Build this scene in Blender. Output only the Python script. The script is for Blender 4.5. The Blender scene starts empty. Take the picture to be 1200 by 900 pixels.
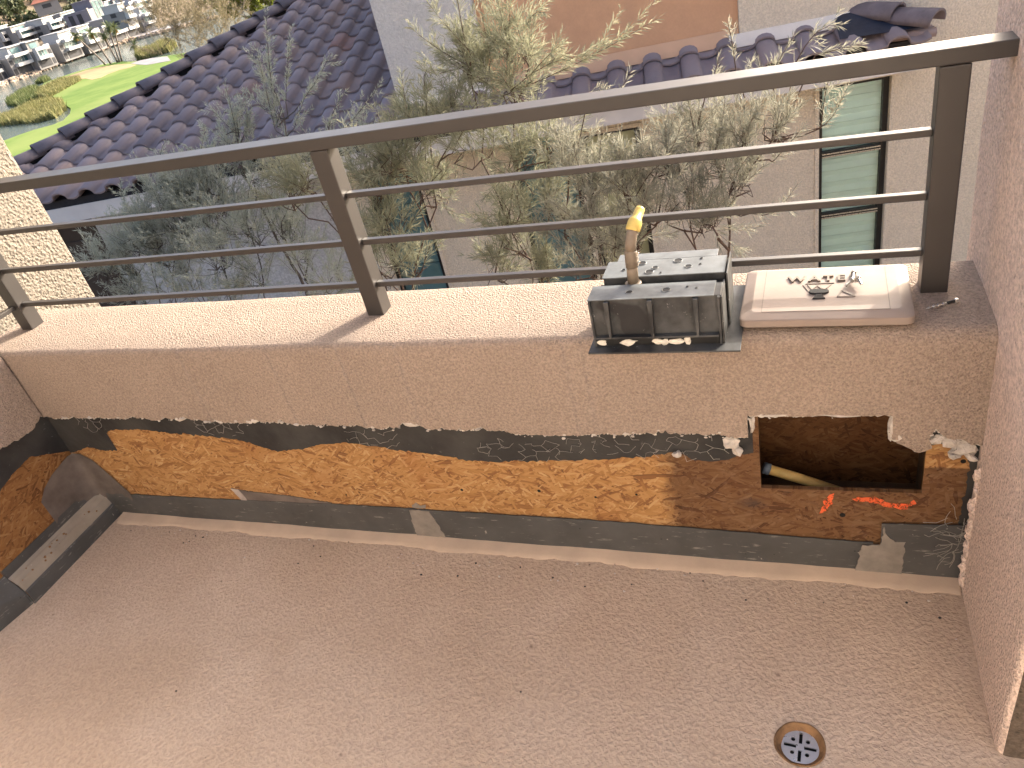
import bpy, bmesh, math, random
import numpy as np
from mathutils import Matrix, Vector
rng = np.random.default_rng(7); random.seed(7)
scene = bpy.context.scene
C = scene.collection
R = math.radians
# ------------------------------------------------------------------ camera, world, sun, exposure
H = 1.425
M = np.array([[0.93265, -0.00322, -0.36073], [0.29247, -0.57923, 0.76087], [-0.21140, -0.81517, -0.53931]])
F = 893.34
cam = bpy.data.cameras.new('camera'); camo = bpy.data.objects.new('camera', cam); C.objects.link(camo)
X, Y, Zc = M[:, 0], -M[:, 1], -M[:, 2]
camo.matrix_world = Matrix(((X[0], Y[0], Zc[0], 0), (X[1], Y[1], Zc[1], 0), (X[2], Y[2], Zc[2], H), (0, 0, 0, 1)))
cam.sensor_width = 36; cam.lens = F / 1200 * 36; cam.clip_start = 0.02; cam.clip_end = 6000
scene.camera = camo
SUN_EL, SUN_AZ = R(22), R(32)            # azimuth clockwise from +Y towards +X
world = bpy.data.worlds.new('World'); scene.world = world; world.use_nodes = True
wn = world.node_tree
sky = wn.nodes.new('ShaderNodeTexSky'); sky.sky_type = 'NISHITA'; sky.sun_disc = False
sky.air_density = 0.7; sky.dust_density = 7.0; sky.ozone_density = 0.3; sky.sun_elevation = SUN_EL; sky.sun_rotation = SUN_AZ
bg = wn.nodes['Background']; bg.inputs[1].default_value = 0.15
wn.links.new(sky.outputs[0], bg.inputs[0])
sl = bpy.data.lights.new('sun', 'SUN'); sl.energy = 2.2; sl.angle = R(0.5); sl.color = (1.0, 0.93, 0.80)
so = bpy.data.objects.new('sun', sl); C.objects.link(so)
sd = Vector((math.sin(SUN_AZ) * math.cos(SUN_EL), math.cos(SUN_AZ) * math.cos(SUN_EL), math.sin(SUN_EL)))
so.rotation_euler = sd.to_track_quat('Z', 'Y').to_euler()
scene.view_settings.view_transform = 'Standard'; scene.view_settings.look = 'None'
scene.view_settings.exposure = 2.0; scene.view_settings.gamma = 1.0

# ------------------------------------------------------------------ measuring helpers (photo pixel -> point on a real plane)
def ray(u, v): return M @ np.array([u - 600, v - 450, F])
def onz(u, v, z):
    r = ray(u, v); return np.array([0, 0, H]) + r * (z - H) / r[2]
E1 = np.array([.985, .1736, 0]); N = np.array([.1736, -.985, 0]); E1 /= np.linalg.norm(E1); N /= np.linalg.norm(N)
def hw(s, D, z): return E1 * s - N * D + np.array([0, 0, z])       # frame of the neighbour's house
def onD(u, v, D):
    r = ray(u, v); o = np.array([0, 0, H]); return o + r * ((D + o @ N) / -(r @ N))

# ------------------------------------------------------------------ object helpers
def thing(name, label, cat, loc=(0, 0, 0), group=None):
    o = bpy.data.objects.new(name, None); C.objects.link(o); o.location = loc
    o['label'] = label; o['category'] = cat
    if group: o['group'] = group
    return o
def wloc(o):
    l = Vector((0, 0, 0))
    while o: l = l + o.location; o = o.parent
    return l
def link(name, me, parent=None, **props):
    o = bpy.data.objects.new(name, me); C.objects.link(o)
    if parent: o.parent = parent
    for k, v in props.items(): o[k] = v
    return o
class MB:
    def __init__(s): s.v = []; s.f = []; s.m = []; s.sm = []
    def add(s, vs, fs, mi=0, smooth=False):
        b = len(s.v); s.v += [tuple(map(float, p)) for p in vs]
        for f in fs: s.f.append([i + b for i in f]); s.m.append(mi); s.sm.append(smooth)
        return s
    def box(s, x0, x1, y0, y1, z0, z1, mi=0):
        return s.add([(x, y, z) for x in (x0, x1) for y in (y0, y1) for z in (z0, z1)],
                     [(0, 1, 3, 2), (4, 6, 7, 5), (0, 4, 5, 1), (2, 3, 7, 6), (0, 2, 6, 4), (1, 5, 7, 3)], mi)
    def cbox(s, x0, x1, y0, y1, z0, z1, c=.003, mi=0):          # box with chamfered edges
        bm = bmesh.new(); bmesh.ops.create_cube(bm, size=1)
        for v in bm.verts: v.co = Vector(((x0 + x1) / 2 + v.co.x * (x1 - x0), (y0 + y1) / 2 + v.co.y * (y1 - y0), (z0 + z1) / 2 + v.co.z * (z1 - z0)))
        bmesh.ops.bevel(bm, geom=bm.edges[:], offset=c, segments=2, affect='EDGES', profile=.6)
        return s.frombm(bm, mi)
    def frombm(s, bm, mi=0, smooth=False):
        bm.verts.index_update()
        s.add([v.co for v in bm.verts], [[v.index for v in f.verts] for f in bm.faces], mi, smooth); bm.free(); return s
    def hexa(s, p, mi=0):                                       # 8 points: bottom ring 4, top ring 4
        return s.add(p, [(3, 2, 1, 0), (4, 5, 6, 7), (0, 1, 5, 4), (1, 2, 6, 5), (2, 3, 7, 6), (3, 0, 4, 7)], mi)
    def obox(s, c, a, b, n, mi=0):                              # box around centre with three half-vectors
        c, a, b, n = map(np.asarray, (c, a, b, n))
        return s.hexa([c - a - b - n, c + a - b - n, c + a + b - n, c - a + b - n, c - a - b + n, c + a - b + n, c + a + b + n, c - a + b + n], mi)
    def tube(s, pts, rad, n=8, mi=0, cap=True, smooth=True):
        pts = [np.asarray(p, float) for p in pts]; b = len(s.v)
        rad = [rad] * len(pts) if np.isscalar(rad) else rad
        t0 = pts[1] - pts[0]; up = np.array([0, 0, 1.]) if abs(t0[2]) < .9 * np.linalg.norm(t0) else np.array([1., 0, 0])
        for i, p in enumerate(pts):
            t = pts[min(i + 1, len(pts) - 1)] - pts[max(i - 1, 0)]; t = t / (np.linalg.norm(t) + 1e-12)
            a = np.cross(t, up); a /= np.linalg.norm(a) + 1e-12; up = np.cross(a, t)
            for k in range(n):
                an = 2 * math.pi * k / n; s.v.append(tuple(p + rad[i] * (a * math.cos(an) + up * math.sin(an))))
        for i in range(len(pts) - 1):
            for k in range(n):
                s.f.append([b + i * n + k, b + i * n + (k + 1) % n, b + (i + 1) * n + (k + 1) % n, b + (i + 1) * n + k]); s.m.append(mi); s.sm.append(smooth)
        if cap:
            s.f.append([b + k for k in range(n)][::-1]); s.m.append(mi); s.sm.append(False)
            e = b + (len(pts) - 1) * n; s.f.append([e + k for k in range(n)]); s.m.append(mi); s.sm.append(False)
        return s
    def prism(s, poly, y0, y1, mi=0, axis='y'):                # polygon in (a,b) extruded along axis
        n = len(poly)
        def P(a, b, t): return {'y': (a, t, b), 'x': (t, a, b), 'z': (a, b, t)}[axis]
        return s.add([P(a, b, y0) for a, b in poly] + [P(a, b, y1) for a, b in poly],
                     [list(range(n)), [n + i for i in range(n)][::-1]] + [[i, i + n, (i + 1) % n + n, (i + 1) % n] for i in range(n)], mi)
    def mesh(s, name, mats, off=(0, 0, 0)):
        me = bpy.data.meshes.new(name); off = np.asarray(off, float)
        v = np.asarray(s.v) - off
        me.from_pydata(v.tolist(), [], s.f)
        for m in (mats if isinstance(mats, (list, tuple)) else [mats]): me.materials.append(m)
        me.polygons.foreach_set('material_index', s.m); me.polygons.foreach_set('use_smooth', s.sm)
        bm = bmesh.new(); bm.from_mesh(me); bmesh.ops.recalc_face_normals(bm, faces=bm.faces[:]); bm.to_mesh(me); bm.free()
        return me
    def build(s, name, mats, parent=None, **props):
        off = wloc(parent) if parent else (0, 0, 0)
        return link(name, s.mesh(name, mats, off), parent, **props)
def boolean_cut(o, cutters):
    for c in cutters:
        md = o.modifiers.new('cut', 'BOOLEAN'); md.operation = 'DIFFERENCE'; md.object = c; md.solver = 'EXACT'
    bpy.context.view_layer.update()
    me = bpy.data.meshes.new_from_object(o.evaluated_get(bpy.context.evaluated_depsgraph_get()))
    o.modifiers.clear(); o.data = me
    for c in cutters: bpy.data.objects.remove(c)
def wob(x, f=1.0, seed=0.0):                                    # smooth 1-D wobble in about -1..1
    return (math.sin(x * f * 6.1 + seed) + math.sin(x * f * 13.7 + seed * 2.3 + 1) * .6 + math.sin(x * f * 29.3 + seed * 1.7 + 2) * .35) / 1.95

# ------------------------------------------------------------------ materials
class NT:
    def __init__(s, name):
        s.mat = bpy.data.materials.new(name); s.mat.use_nodes = True; s.t = s.mat.node_tree; s.b = s.t.nodes['Principled BSDF']
    def n(s, typ, **kw):
        nd = s.t.nodes.new(typ)
        for k, v in kw.items(): setattr(nd, k, v)
        return nd
    def l(s, a, b): s.t.links.new(a, b)
    def co(s, kind='Object', rot=(0, 0, 0), sc=(1, 1, 1), loc=(0, 0, 0)):
        tc = s.n('ShaderNodeTexCoord'); mp = s.n('ShaderNodeMapping')
        s.l(tc.outputs[kind], mp.inputs[0]); mp.inputs['Rotation'].default_value = rot; mp.inputs['Scale'].default_value = sc; mp.inputs['Location'].default_value = loc
        return mp.outputs[0]
    def noise(s, co, scale, detail=3, rough=.55, dist=0):
        nd = s.n('ShaderNodeTexNoise'); s.l(co, nd.inputs['Vector'])
        nd.inputs['Scale'].default_value = scale; nd.inputs['Detail'].default_value = detail; nd.inputs['Roughness'].default_value = rough; nd.inputs['Distortion'].default_value = dist
        return nd.outputs['Fac']
    def voro(s, co, scale, feature='F1', out='Distance'):
        nd = s.n('ShaderNodeTexVoronoi', feature=feature); s.l(co, nd.inputs['Vector']); nd.inputs['Scale'].default_value = scale
        return nd.outputs[out]
    def math(s, op, a, b=None, clamp=False):
        nd = s.n('ShaderNodeMath', operation=op, use_clamp=clamp)
        for i, x in enumerate((a, b)):
            if x is None: continue
            if isinstance(x, (int, float)): nd.inputs[i].default_value = x
            else: s.l(x, nd.inputs[i])
        return nd.outputs[0]
    def rng(s, x, a, b, c=0., d=1.):
        nd = s.n('ShaderNodeMapRange'); s.l(x, nd.inputs[0])
        for i, q in enumerate((a, b, c, d)): nd.inputs[i + 1].default_value = q
        return nd.outputs[0]
    def mix(s, fac, a, b, mode='MIX'):
        nd = s.n('ShaderNodeMix', data_type='RGBA', blend_type=mode)
        for i, x in ((0, fac), (6, a), (7, b)):
            if isinstance(x, (int, float)): nd.inputs[i].default_value = x
            elif isinstance(x, tuple): nd.inputs[i].default_value = (*x, 1) if len(x) == 3 else x
            else: s.l(x, nd.inputs[i])
        return nd.outputs[2]
    def ramp(s, fac, stops):
        nd = s.n('ShaderNodeValToRGB'); s.l(fac, nd.inputs[0]); e = nd.color_ramp.elements
        while len(e) < len(stops): e.new(.5)
        for el, (p, c) in zip(e, stops): el.position = p; el.color = (*c, 1)
        return nd.outputs[0]
    def color(s, c):
        if isinstance(c, tuple): s.b.inputs['Base Color'].default_value = (*c, 1)
        else: s.l(c, s.b.inputs['Base Color'])
    def rough(s, r):
        if isinstance(r, (int, float)): s.b.inputs['Roughness'].default_value = r
        else: s.l(r, s.b.inputs['Roughness'])
    def bump(s, h, strength=.5, dist=.003):
        nd = s.n('ShaderNodeBump'); s.l(h, nd.inputs['Height']); nd.inputs['Strength'].default_value = strength; nd.inputs['Distance'].default_value = dist
        s.l(nd.outputs[0], s.b.inputs['Normal'])
    def spec(s, v): s.b.inputs['Specular IOR Level'].default_value = v
def mul(c, k): return tuple(x * k for x in c)

def stucco(name, base, grain=230, bump=.6, dist=.0035, pits=.3, pitscale=260, blot=.10, warm=None, fleck=.65):
    t = NT(name); co = t.co()
    big = t.noise(co, 2.2, 4, .6); mid = t.noise(co, 14, 3); fine = t.noise(co, grain, 2, .6); v = t.voro(co, pitscale)
    c = t.mix(t.rng(big, .3, .7), mul(base, 1 - blot), mul(base, 1 + blot * .7))
    if warm: c = t.mix(t.rng(t.noise(t.co(loc=(3, 1, 7)), 1.3, 3), .45, .7), c, warm)
    c = t.mix(t.rng(mid, .35, .65, 0, .25), c, mul(base, .82))
    h = t.math('ADD', fine, t.math('MULTIPLY', t.rng(v, 0, .7), .5))
    sp = t.noise(t.co(loc=(7, 3, 5)), grain * .95, 2, .7)
    c = t.mix(t.rng(sp, .34, .56, .8 * fleck, 0), c, mul(base, .55))
    c = t.mix(t.rng(sp, .50, .66, 0, .5 * fleck), c, mul(base, 1.35))
    c = t.mix(t.rng(h, .5, .72, pits, 0), c, mul(base, .3))
    t.color(c); t.rough(.92); t.spec(.2); t.bump(h, bump, dist)
    return t.mat
def plain(name, c, rough=.6, var=.12, vs=9, bump=0, bs=60, metal=0, spec=.4, bd=.002):
    t = NT(name); co = t.co()
    f = t.noise(co, vs, 4, .6)
    t.color(t.mix(t.rng(f, .3, .7), mul(c, 1 - var), mul(c, 1 + var)))
    t.rough(t.rng(t.noise(co, vs * 2.7, 3), .3, .7, max(0, rough - .08), min(1, rough + .08)))
    t.b.inputs['Metallic'].default_value = metal; t.spec(spec)
    if bump: t.bump(t.noise(co, bs, 3), bump, bd)
    return t.mat
MAT = {}
MAT['stucco'] = stucco('parapet_stucco', (.35, .279, .231), grain=185, bump=.9, dist=.0045, pits=.4, fleck=.62)
MAT['stucco_cap'] = MAT['stucco']
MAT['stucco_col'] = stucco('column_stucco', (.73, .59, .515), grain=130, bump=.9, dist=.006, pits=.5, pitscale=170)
MAT['stucco_own'] = stucco('own_wall_stucco', (.66, .61, .56), grain=150, bump=.6, dist=.005, pits=.4, pitscale=95)
MAT['stucco_col_shade'] = stucco('column_stucco_shade', (.12, .095, .075), grain=110, bump=.9, dist=.006, pits=.6, pitscale=80)  # column's near face, its shade painted in as darker stucco
MAT['stucco_pier'] = stucco('pier_stucco', (.225, .20, .168), grain=95, bump=1.0, dist=.010, pits=.35, pitscale=80)
def floor_mat():
    t = NT('floor_coating'); co = t.co()
    base = (.40, .285, .215)
    big = t.noise(co, 1.6, 4, .6, .4); mid = t.noise(co, 7, 4, .6)
    fine = t.noise(co, 135, 2, .5, .6); v = t.voro(co, 120, 'SMOOTH_F1')
    c = t.mix(t.rng(big, .35, .65), (.475, .362, .268), (.56, .447, .352))
    c = t.mix(t.rng(mid, .45, .72, 0, .4), c, (.455, .342, .25))
    sp = t.voro(t.co(loc=(.3, .7, 0)), 5.5)
    c = t.mix(t.rng(sp, .0, .035, .8, 0), c, (.12, .07, .05))
    h = t.math('ADD', fine, t.math('MULTIPLY', v, .5))
    c = t.mix(t.rng(h, .55, .85, .3, 0), c, (.25, .18, .14))
    t.color(c); t.rough(t.rng(fine, .3, .7, .8, .62)); t.spec(.35); t.bump(h, .7, .0045)
    return t.mat
MAT['floor'] = floor_mat()
MAT['smooth'] = plain('smooth_coating', (.455, .352, .268), .8, .08, 14, .15, 200)
def osb(name, axis, stain=False, shade_tint=None):
    t = NT(name); tc = t.n('ShaderNodeTexCoord')
    sep = t.n('ShaderNodeSeparateXYZ'); t.l(tc.outputs['Object'], sep.inputs[0])
    cmb = t.n('ShaderNodeCombineXYZ'); t.l(sep.outputs[0 if axis == 'x' else 1], cmb.inputs[0]); t.l(sep.outputs[2], cmb.inputs[1])
    cur = pr = None
    nz = t.n('ShaderNodeTexNoise'); t.l(cmb.outputs[0], nz.inputs['Vector']); nz.inputs['Scale'].default_value = 9
    warp = t.n('ShaderNodeVectorMath', operation='MULTIPLY_ADD'); t.l(nz.outputs['Color'], warp.inputs[0]); warp.inputs[1].default_value = (.02, .02, 0); t.l(cmb.outputs[0], warp.inputs[2])
    for i, (a, sx, sy) in enumerate([(8, 20, 120), (-22, 24, 150), (35, 28, 140), (-48, 25, 165), (75, 32, 160), (-5, 18, 110), (20, 33, 190), (-35, 29, 175)]):
        mp = t.n('ShaderNodeMapping'); mp.vector_type = 'POINT'
        r = t.n('ShaderNodeVectorRotate', rotation_type='Z_AXIS'); t.l(warp.outputs[0], r.inputs['Vector']); r.inputs['Angle'].default_value = R(a)
        t.l(r.outputs[0], mp.inputs[0]); mp.inputs['Scale'].default_value = (sx, sy, 1); mp.inputs['Location'].default_value = (i * 3.3, i * 7.7, 0)
        vo = t.n('ShaderNodeTexVoronoi', voronoi_dimensions='2D', distance='CHEBYCHEV'); t.l(mp.outputs[0], vo.inputs['Vector']); vo.inputs['Scale'].default_value = 1
        sc = t.n('ShaderNodeSeparateColor'); t.l(vo.outputs['Color'], sc.inputs[0])
        # grain along the strand
        g = t.n('ShaderNodeTexNoise'); mg = t.n('ShaderNodeMapping'); t.l(mp.outputs[0], mg.inputs[0]); mg.inputs['Scale'].default_value = (.5, 5, 1); t.l(mg.outputs[0], g.inputs['Vector']); g.inputs['Scale'].default_value = 1.5
        sh = t.math('ADD', t.math('MULTIPLY', sc.outputs[1], .8), t.math('MULTIPLY', g.outputs['Fac'], .3))
        sh = t.math('SUBTRACT', sh, t.math('MULTIPLY', t.rng(vo.outputs['Distance'], .40, .60), .10))
        if cur is None: cur, pr = sh, sc.outputs[0]
        else:
            w = t.math('GREATER_THAN', sc.outputs[0], pr)
            mx = t.n('ShaderNodeMix', data_type='FLOAT'); t.l(w, mx.inputs[0]); t.l(cur, mx.inputs[2]); t.l(sh, mx.inputs[3]); cur = mx.outputs[0]
            pr = t.math('MAXIMUM', pr, sc.outputs[0])
    c = t.ramp(cur, [(.0, (.085, .038, .017)), (.2, (.22, .105, .04)), (.45, (.325, .175, .065)), (.8, (.385, .22, .092)), (1, (.46, .31, .155))])
    fs = t.n('ShaderNodeVectorRotate', rotation_type='Z_AXIS'); t.l(warp.outputs[0], fs.inputs['Vector']); fs.inputs['Angle'].default_value = R(-12)
    fm_ = t.n('ShaderNodeMapping'); t.l(fs.outputs[0], fm_.inputs[0]); fm_.inputs['Scale'].default_value = (24, 230, 1)
    fnz = t.n('ShaderNodeTexNoise'); t.l(fm_.outputs[0], fnz.inputs['Vector']); fnz.inputs['Scale'].default_value = 1; fnz.inputs['Detail'].default_value = 3
    c = t.mix(t.rng(fnz.outputs['Fac'], .60, .72, 0, .6), c, (.17, .07, .025))
    blot = t.noise(t.co(), 6, 3)
    c = t.mix(t.rng(blot, .55, .75, 0, .45), c, t.mix(1.0, c, (.7, .5, .42), 'MULTIPLY'))
    if stain:
        wv = t.noise(t.co(), 22, 4, .65); xx = t.math('ADD', sep.outputs[0], t.math('MULTIPLY', t.math('SUBTRACT', wv, .5), .09))
        m = t.rng(xx, -.315, -.275); zz = t.math('ADD', sep.outputs[2], t.math('MULTIPLY', t.math('SUBTRACT', wv, .5), .02))
        dry = t.math('MULTIPLY', t.rng(sep.outputs[0], .214, .216), t.rng(zz, .31, .314))
        m = t.math('MULTIPLY', m, t.math('SUBTRACT', 1, dry))
        wet = t.mix(1.0, c, (.34, .31, .35), 'MULTIPLY')
        wet = t.mix(t.rng(t.noise(t.co(loc=(1, 2, 3)), 38, 4, .7), .52, .72, 0, .5), wet, (.17, .105, .07))
        c = t.mix(t.math('MULTIPLY', m, .95), c, wet)
        k = t.math('MULTIPLY', t.rng(t.math('ABSOLUTE', t.math('ADD', xx, .115)), .0, .045, 1, 0), t.rng(t.math('ABSOLUTE', t.math('SUBTRACT', zz, .19)), 0, .02, 1, 0))
        c = t.mix(t.math('MULTIPLY', k, .8), c, (.05, .035, .03))
    if shade_tint: c = t.mix(1.0, c, shade_tint, 'MULTIPLY')
    t.color(c); t.rough(.7); t.spec(.25); t.bump(cur, .3, .0015)
    return t.mat
MAT['osb'] = osb('strand_board', 'x', True)
MAT['osb_side'] = osb('strand_board_side', 'y', False, (.62, .55, .5))  # side board tinted darker to paint in the shade of the corner
MAT['osb_shaded'] = osb('shaded_strand_board', 'x', False, (.26, .21, .19))  # cavity board: the shade inside the hole is put into its colour
def paper_mat():
    t = NT('building_paper'); co = t.co()
    c = t.mix(t.rng(t.noise(co, 7, 4), .35, .7), (.012, .012, .013), (.045, .044, .042))
    c = t.mix(t.rng(t.noise(t.co(loc=(4, 2, 1)), 60, 4, .7), .66, .74, 0, .6), c, (.22, .21, .2))
    t.color(c); t.rough(.75); t.bump(t.noise(co, 30, 4), .5, .006); return t.mat
MAT['paper'] = paper_mat()
def flash_mat(name, base, scratch=.55):
    t = NT(name); co = t.co()
    c = t.mix(t.rng(t.noise(co, 6, 4, .6), .3, .7), mul(base, .75), mul(base, 1.25))
    sc = t.noise(t.co(rot=(0, R(-25), 0), sc=(18, 18, 90)), 1.0, 4, .7)
    c = t.mix(t.rng(sc, .60, .70, 0, scratch), c, (.33, .31, .29))
    c = t.mix(t.rng(t.noise(co, 55, 3, .7), .7, .76, 0, .7), c, (.42, .39, .36))
    vd = t.voro(co, 22); c = t.mix(t.rng(vd, .03, .06, .8, 0), c, (.012, .012, .012))
    t.color(c); t.rough(t.rng(t.noise(co, 20), .3, .7, .42, .62)); t.spec(.4); t.bump(t.noise(co, 18, 3), .2, .004); return t.mat
MAT['flash'] = flash_mat('base_flashing_metal', (.062, .063, .064))
MAT['sill_metal'] = flash_mat('sill_metal', (.25, .215, .175), .4)
MAT['sealant'] = plain('sealant', (.20, .18, .16), .7, .2, 30, .4, 80)
MAT['membrane'] = plain('membrane', (.115, .095, .085), .8, .35, 12, .3, 60)
MAT['membrane_back'] = plain('membrane_back', (.33, .29, .27), .7, .3, 25, .5, 60)
MAT['mortar'] = plain('broken_mortar', (.50, .46, .42), .95, .3, 40, 1.0, 140, bd=.004)
MAT['wire'] = plain('lath_wire', (.33, .32, .3), .5, .2, 30, metal=.6)
MAT['bronze'] = plain('bronze_paint', (.032, .028, .027), .50, .08, 8, spec=.2)
_b = MAT['bronze'].node_tree.nodes['Principled BSDF']; _b.inputs['Coat Weight'].default_value = 1.0; _b.inputs['Coat Roughness'].default_value = .42; _b.inputs['Coat IOR'].default_value = 1.4
def box_plastic():
    t = NT('box_plastic'); co = t.co()
    d = t.noise(t.co(sc=(1, .5, 1)), 17, 4, .6)
    c = t.mix(t.rng(d, .35, .62), (.026, .027, .029), (.07, .073, .076))
    c = t.mix(t.rng(t.noise(t.co(loc=(5, 1, 2)), 9, 2, .4), .60, .63, 0, .9), c, (.018, .018, .02))
    c = t.mix(t.rng(t.noise(co, 80, 3, .7), .66, .74, 0, .6), c, (.38, .38, .37))
    t.color(c); t.rough(t.rng(d, .3, .7, .62, .48)); t.spec(.35); t.bump(t.noise(co, 40, 3), .1, .003); return t.mat
MAT['box'] = box_plastic()
MAT['box_skylit'] = plain('box_skylit_top', (.135, .15, .162), .5, .3, 22, .1, 60)  # lighter, bluer top plates: sky reflection put into the colour
MAT['box_dark'] = plain('box_black', (.012, .012, .013), .55, .2, 20)
MAT['caulk'] = plain('caulk', (.72, .68, .6), .7, .15, 60, .6, 90)
MAT['pvc'] = plain('pvc_pipe', (.19, .152, .115), .5, .25, 30, .1, 80)
MAT['yellow'] = plain('yellow_plastic', (.62, .47, .14), .4, .12, 60)
MAT['lid'] = plain('lid_plastic', (.262, .21, .182), .55, .07, 12, .08, 120)
MAT['lid_dark'] = plain('lid_recess', (.03, .03, .032), .9, .2, 40)
MAT['lid_logo_shade'] = plain('lid_logo_shade', (.17, .14, .12), .6, .1, 40)  # logo lines; lettering tinted dark in place of its relief shadows
MAT['steel'] = plain('steel', (.55, .54, .52), .3, .15, 60, metal=.9)
MAT['chrome'] = plain('drain_steel', (.50, .50, .52), .32, .08, 30, metal=.85)
MAT['rust'] = plain('rust', (.20, .11, .05), .85, .5, 28, .8, 120)
MAT['black'] = plain('dark_hole', (.006, .006, .006), .9)
MAT['orange'] = plain('orange_spray', (.85, .13, .02), .6, .2, 120)
def spray_mat():
    t = NT('orange_spray'); t.color((.60, .105, .03)); t.rough(.6)
    tr = t.n('ShaderNodeBsdfTransparent'); mx = t.n('ShaderNodeMixShader')
    t.l(t.rng(t.noise(t.co(sc=(1, 1, .6)), 95, 4, .75), .38, .53), mx.inputs[0]); t.l(tr.outputs[0], mx.inputs[1]); t.l(t.b.outputs[0], mx.inputs[2]); t.l(mx.outputs[0], t.t.nodes['Material Output'].inputs[0]); return t.mat
MAT['orange'] = spray_mat()
MAT['wood'] = plain('framing_wood', (.10, .055, .028), .8, .3, 20, .3, 60)
MAT['pipe_y'] = plain('pale_yellow_pipe', (.62, .43, .16), .5, .15, 30)
MAT['pipe_end'] = plain('pipe_end', (.10, .13, .18), .5, .2, 30)
# neighbour
MAT['tan'] = stucco('neighbour_tan', (.72, .63, .505), grain=70, bump=.7, dist=.012, pits=.1, pitscale=60, blot=.04, fleck=.4)
MAT['greywall'] = stucco('neighbour_grey', (.62, .595, .56), grain=60, bump=.6, dist=.012, pits=.08, pitscale=60, fleck=.3, blot=.06)
MAT['lowgrey'] = stucco('neighbour_lower_grey', (.52, .51, .50), grain=50, bump=.3, dist=.008, pits=.1, blot=.1)
MAT['terracotta'] = stucco('neighbour_terracotta', (.62, .37, .225), fleck=.08, grain=60, bump=.12, dist=.004, pits=.05, blot=.05)
MAT['terratrim'] = plain('terracotta_trim', (.62, .39, .25), .7, .06, 5)
MAT['white_trim'] = plain('white_trim', (.72, .66, .60), .6, .08, 6)
MAT['fascia'] = plain('fascia_paint', (.66, .63, .61), .5, .08, 5)
MAT['gutter'] = plain('eave_dark', (.02, .02, .025), .8, .2, 8)
MAT['brown_door'] = plain('brown_wall', (.045, .03, .023), .6, .2, 5)
def tile_mat():
    t = NT('roof_tile'); co = t.co(); oi = t.n('ShaderNodeObjectInfo')
    c = t.ramp(oi.outputs['Random'], [(0, (.165, .135, .148)), (.3, (.26, .21, .222)), (.5, (.205, .165, .175)), (.8, (.28, .222, .225)), (.95, (.28, .205, .19)), (1, (.29, .165, .14))])
    c = t.mix(t.rng(t.noise(co, 10, 4, .65), .4, .72, 0, .45), c, (.24, .20, .20))
    t.color(c); t.rough(t.rng(t.noise(co, 30), .3, .7, .5, .7)); t.spec(.4); t.bump(t.noise(co, 70, 3), .2, .003); return t.mat
MAT['tile'] = tile_mat()
MAT['hiptile'] = plain('hip_tile', (.15, .122, .13), .65, .25, 9, .3, 60)
MAT['underlay'] = plain('navy_membrane', (.012, .02, .04), .5, .2, 8)
MAT['frame'] = plain('window_frame_black', (.012, .012, .013), .4, .2, 8)
MAT['shade'] = plain('teal_shade', (.76, .93, .88), .7, .06, 3)
MAT['pale_shade'] = plain('pale_shade', (.62, .60, .42), .7, .06, 3)
MAT['teal'] = plain('teal_curtain', (.10, .19, .21), .7, .15, 3)
def glass_mat(name, tint, rough=.02):
    t = NT(name); t.t.nodes.remove(t.b)
    tr = t.n('ShaderNodeBsdfTransparent'); tr.inputs[0].default_value = (*tint, 1); gl = t.n('ShaderNodeBsdfGlossy'); gl.inputs['Roughness'].default_value = rough
    fr = t.n('ShaderNodeFresnel'); fr.inputs[0].default_value = 1.5; mx = t.n('ShaderNodeMixShader')
    t.l(fr.outputs[0], mx.inputs[0]); t.l(tr.outputs[0], mx.inputs[1]); t.l(gl.outputs[0], mx.inputs[2]); t.l(mx.outputs[0], t.t.nodes['Material Output'].inputs[0]); return t.mat
MAT['glass'] = glass_mat('window_glass', (.92, .97, .95))
def leaf_mat(name, cols, transl=.45):
    t = NT(name); g = t.n('ShaderNodeNewGeometry')
    c = t.ramp(g.outputs['Random Per Island'], [(i / (len(cols) - 1), k) for i, k in enumerate(cols)])
    c = t.mix(t.rng(t.noise(t.co(), 3.5, 3), .35, .65, 0, .6), c, cols[0])
    t.color(c); t.rough(.6); t.spec(.3)
    tr = t.n('ShaderNodeBsdfTranslucent'); t.l(c, tr.inputs[0]); mx = t.n('ShaderNodeMixShader'); mx.inputs[0].default_value = transl
    t.l(t.b.outputs[0], mx.inputs[1]); t.l(tr.outputs[0], mx.inputs[2]); t.l(mx.outputs[0], t.t.nodes['Material Output'].inputs[0]); return t.mat
MAT['leaf_grey'] = leaf_mat('grey_leaves', [(.33, .36, .30), (.42, .445, .375), (.48, .49, .415), (.37, .39, .30)])
MAT['leaf_olive'] = leaf_mat('olive_leaves', [(.235, .245, .165), (.31, .315, .22), (.37, .365, .27), (.27, .275, .195)])
MAT['leaf_pale'] = leaf_mat('pale_leaves', [(.25, .25, .20), (.315, .31, .25), (.38, .37, .31), (.275, .275, .215)])
MAT['leaf_tan'] = leaf_mat('tan_twigs', [(.20, .17, .105), (.27, .235, .155), (.23, .21, .12)])
MAT['leaf_lime'] = leaf_mat('lime_leaves', [(.13, .17, .03), (.22, .26, .05), (.26, .26, .08)])
MAT['bark'] = plain('bark', (.085, .055, .042), .9, .35, 30, .5, 80)
MAT['bark_grey'] = plain('bark_grey', (.10, .085, .075), .9, .35, 30, .5, 80)
MAT['yellow_flower'] = plain('yellow_petal', (.75, .5, .03), .6, .1, 40)
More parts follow.
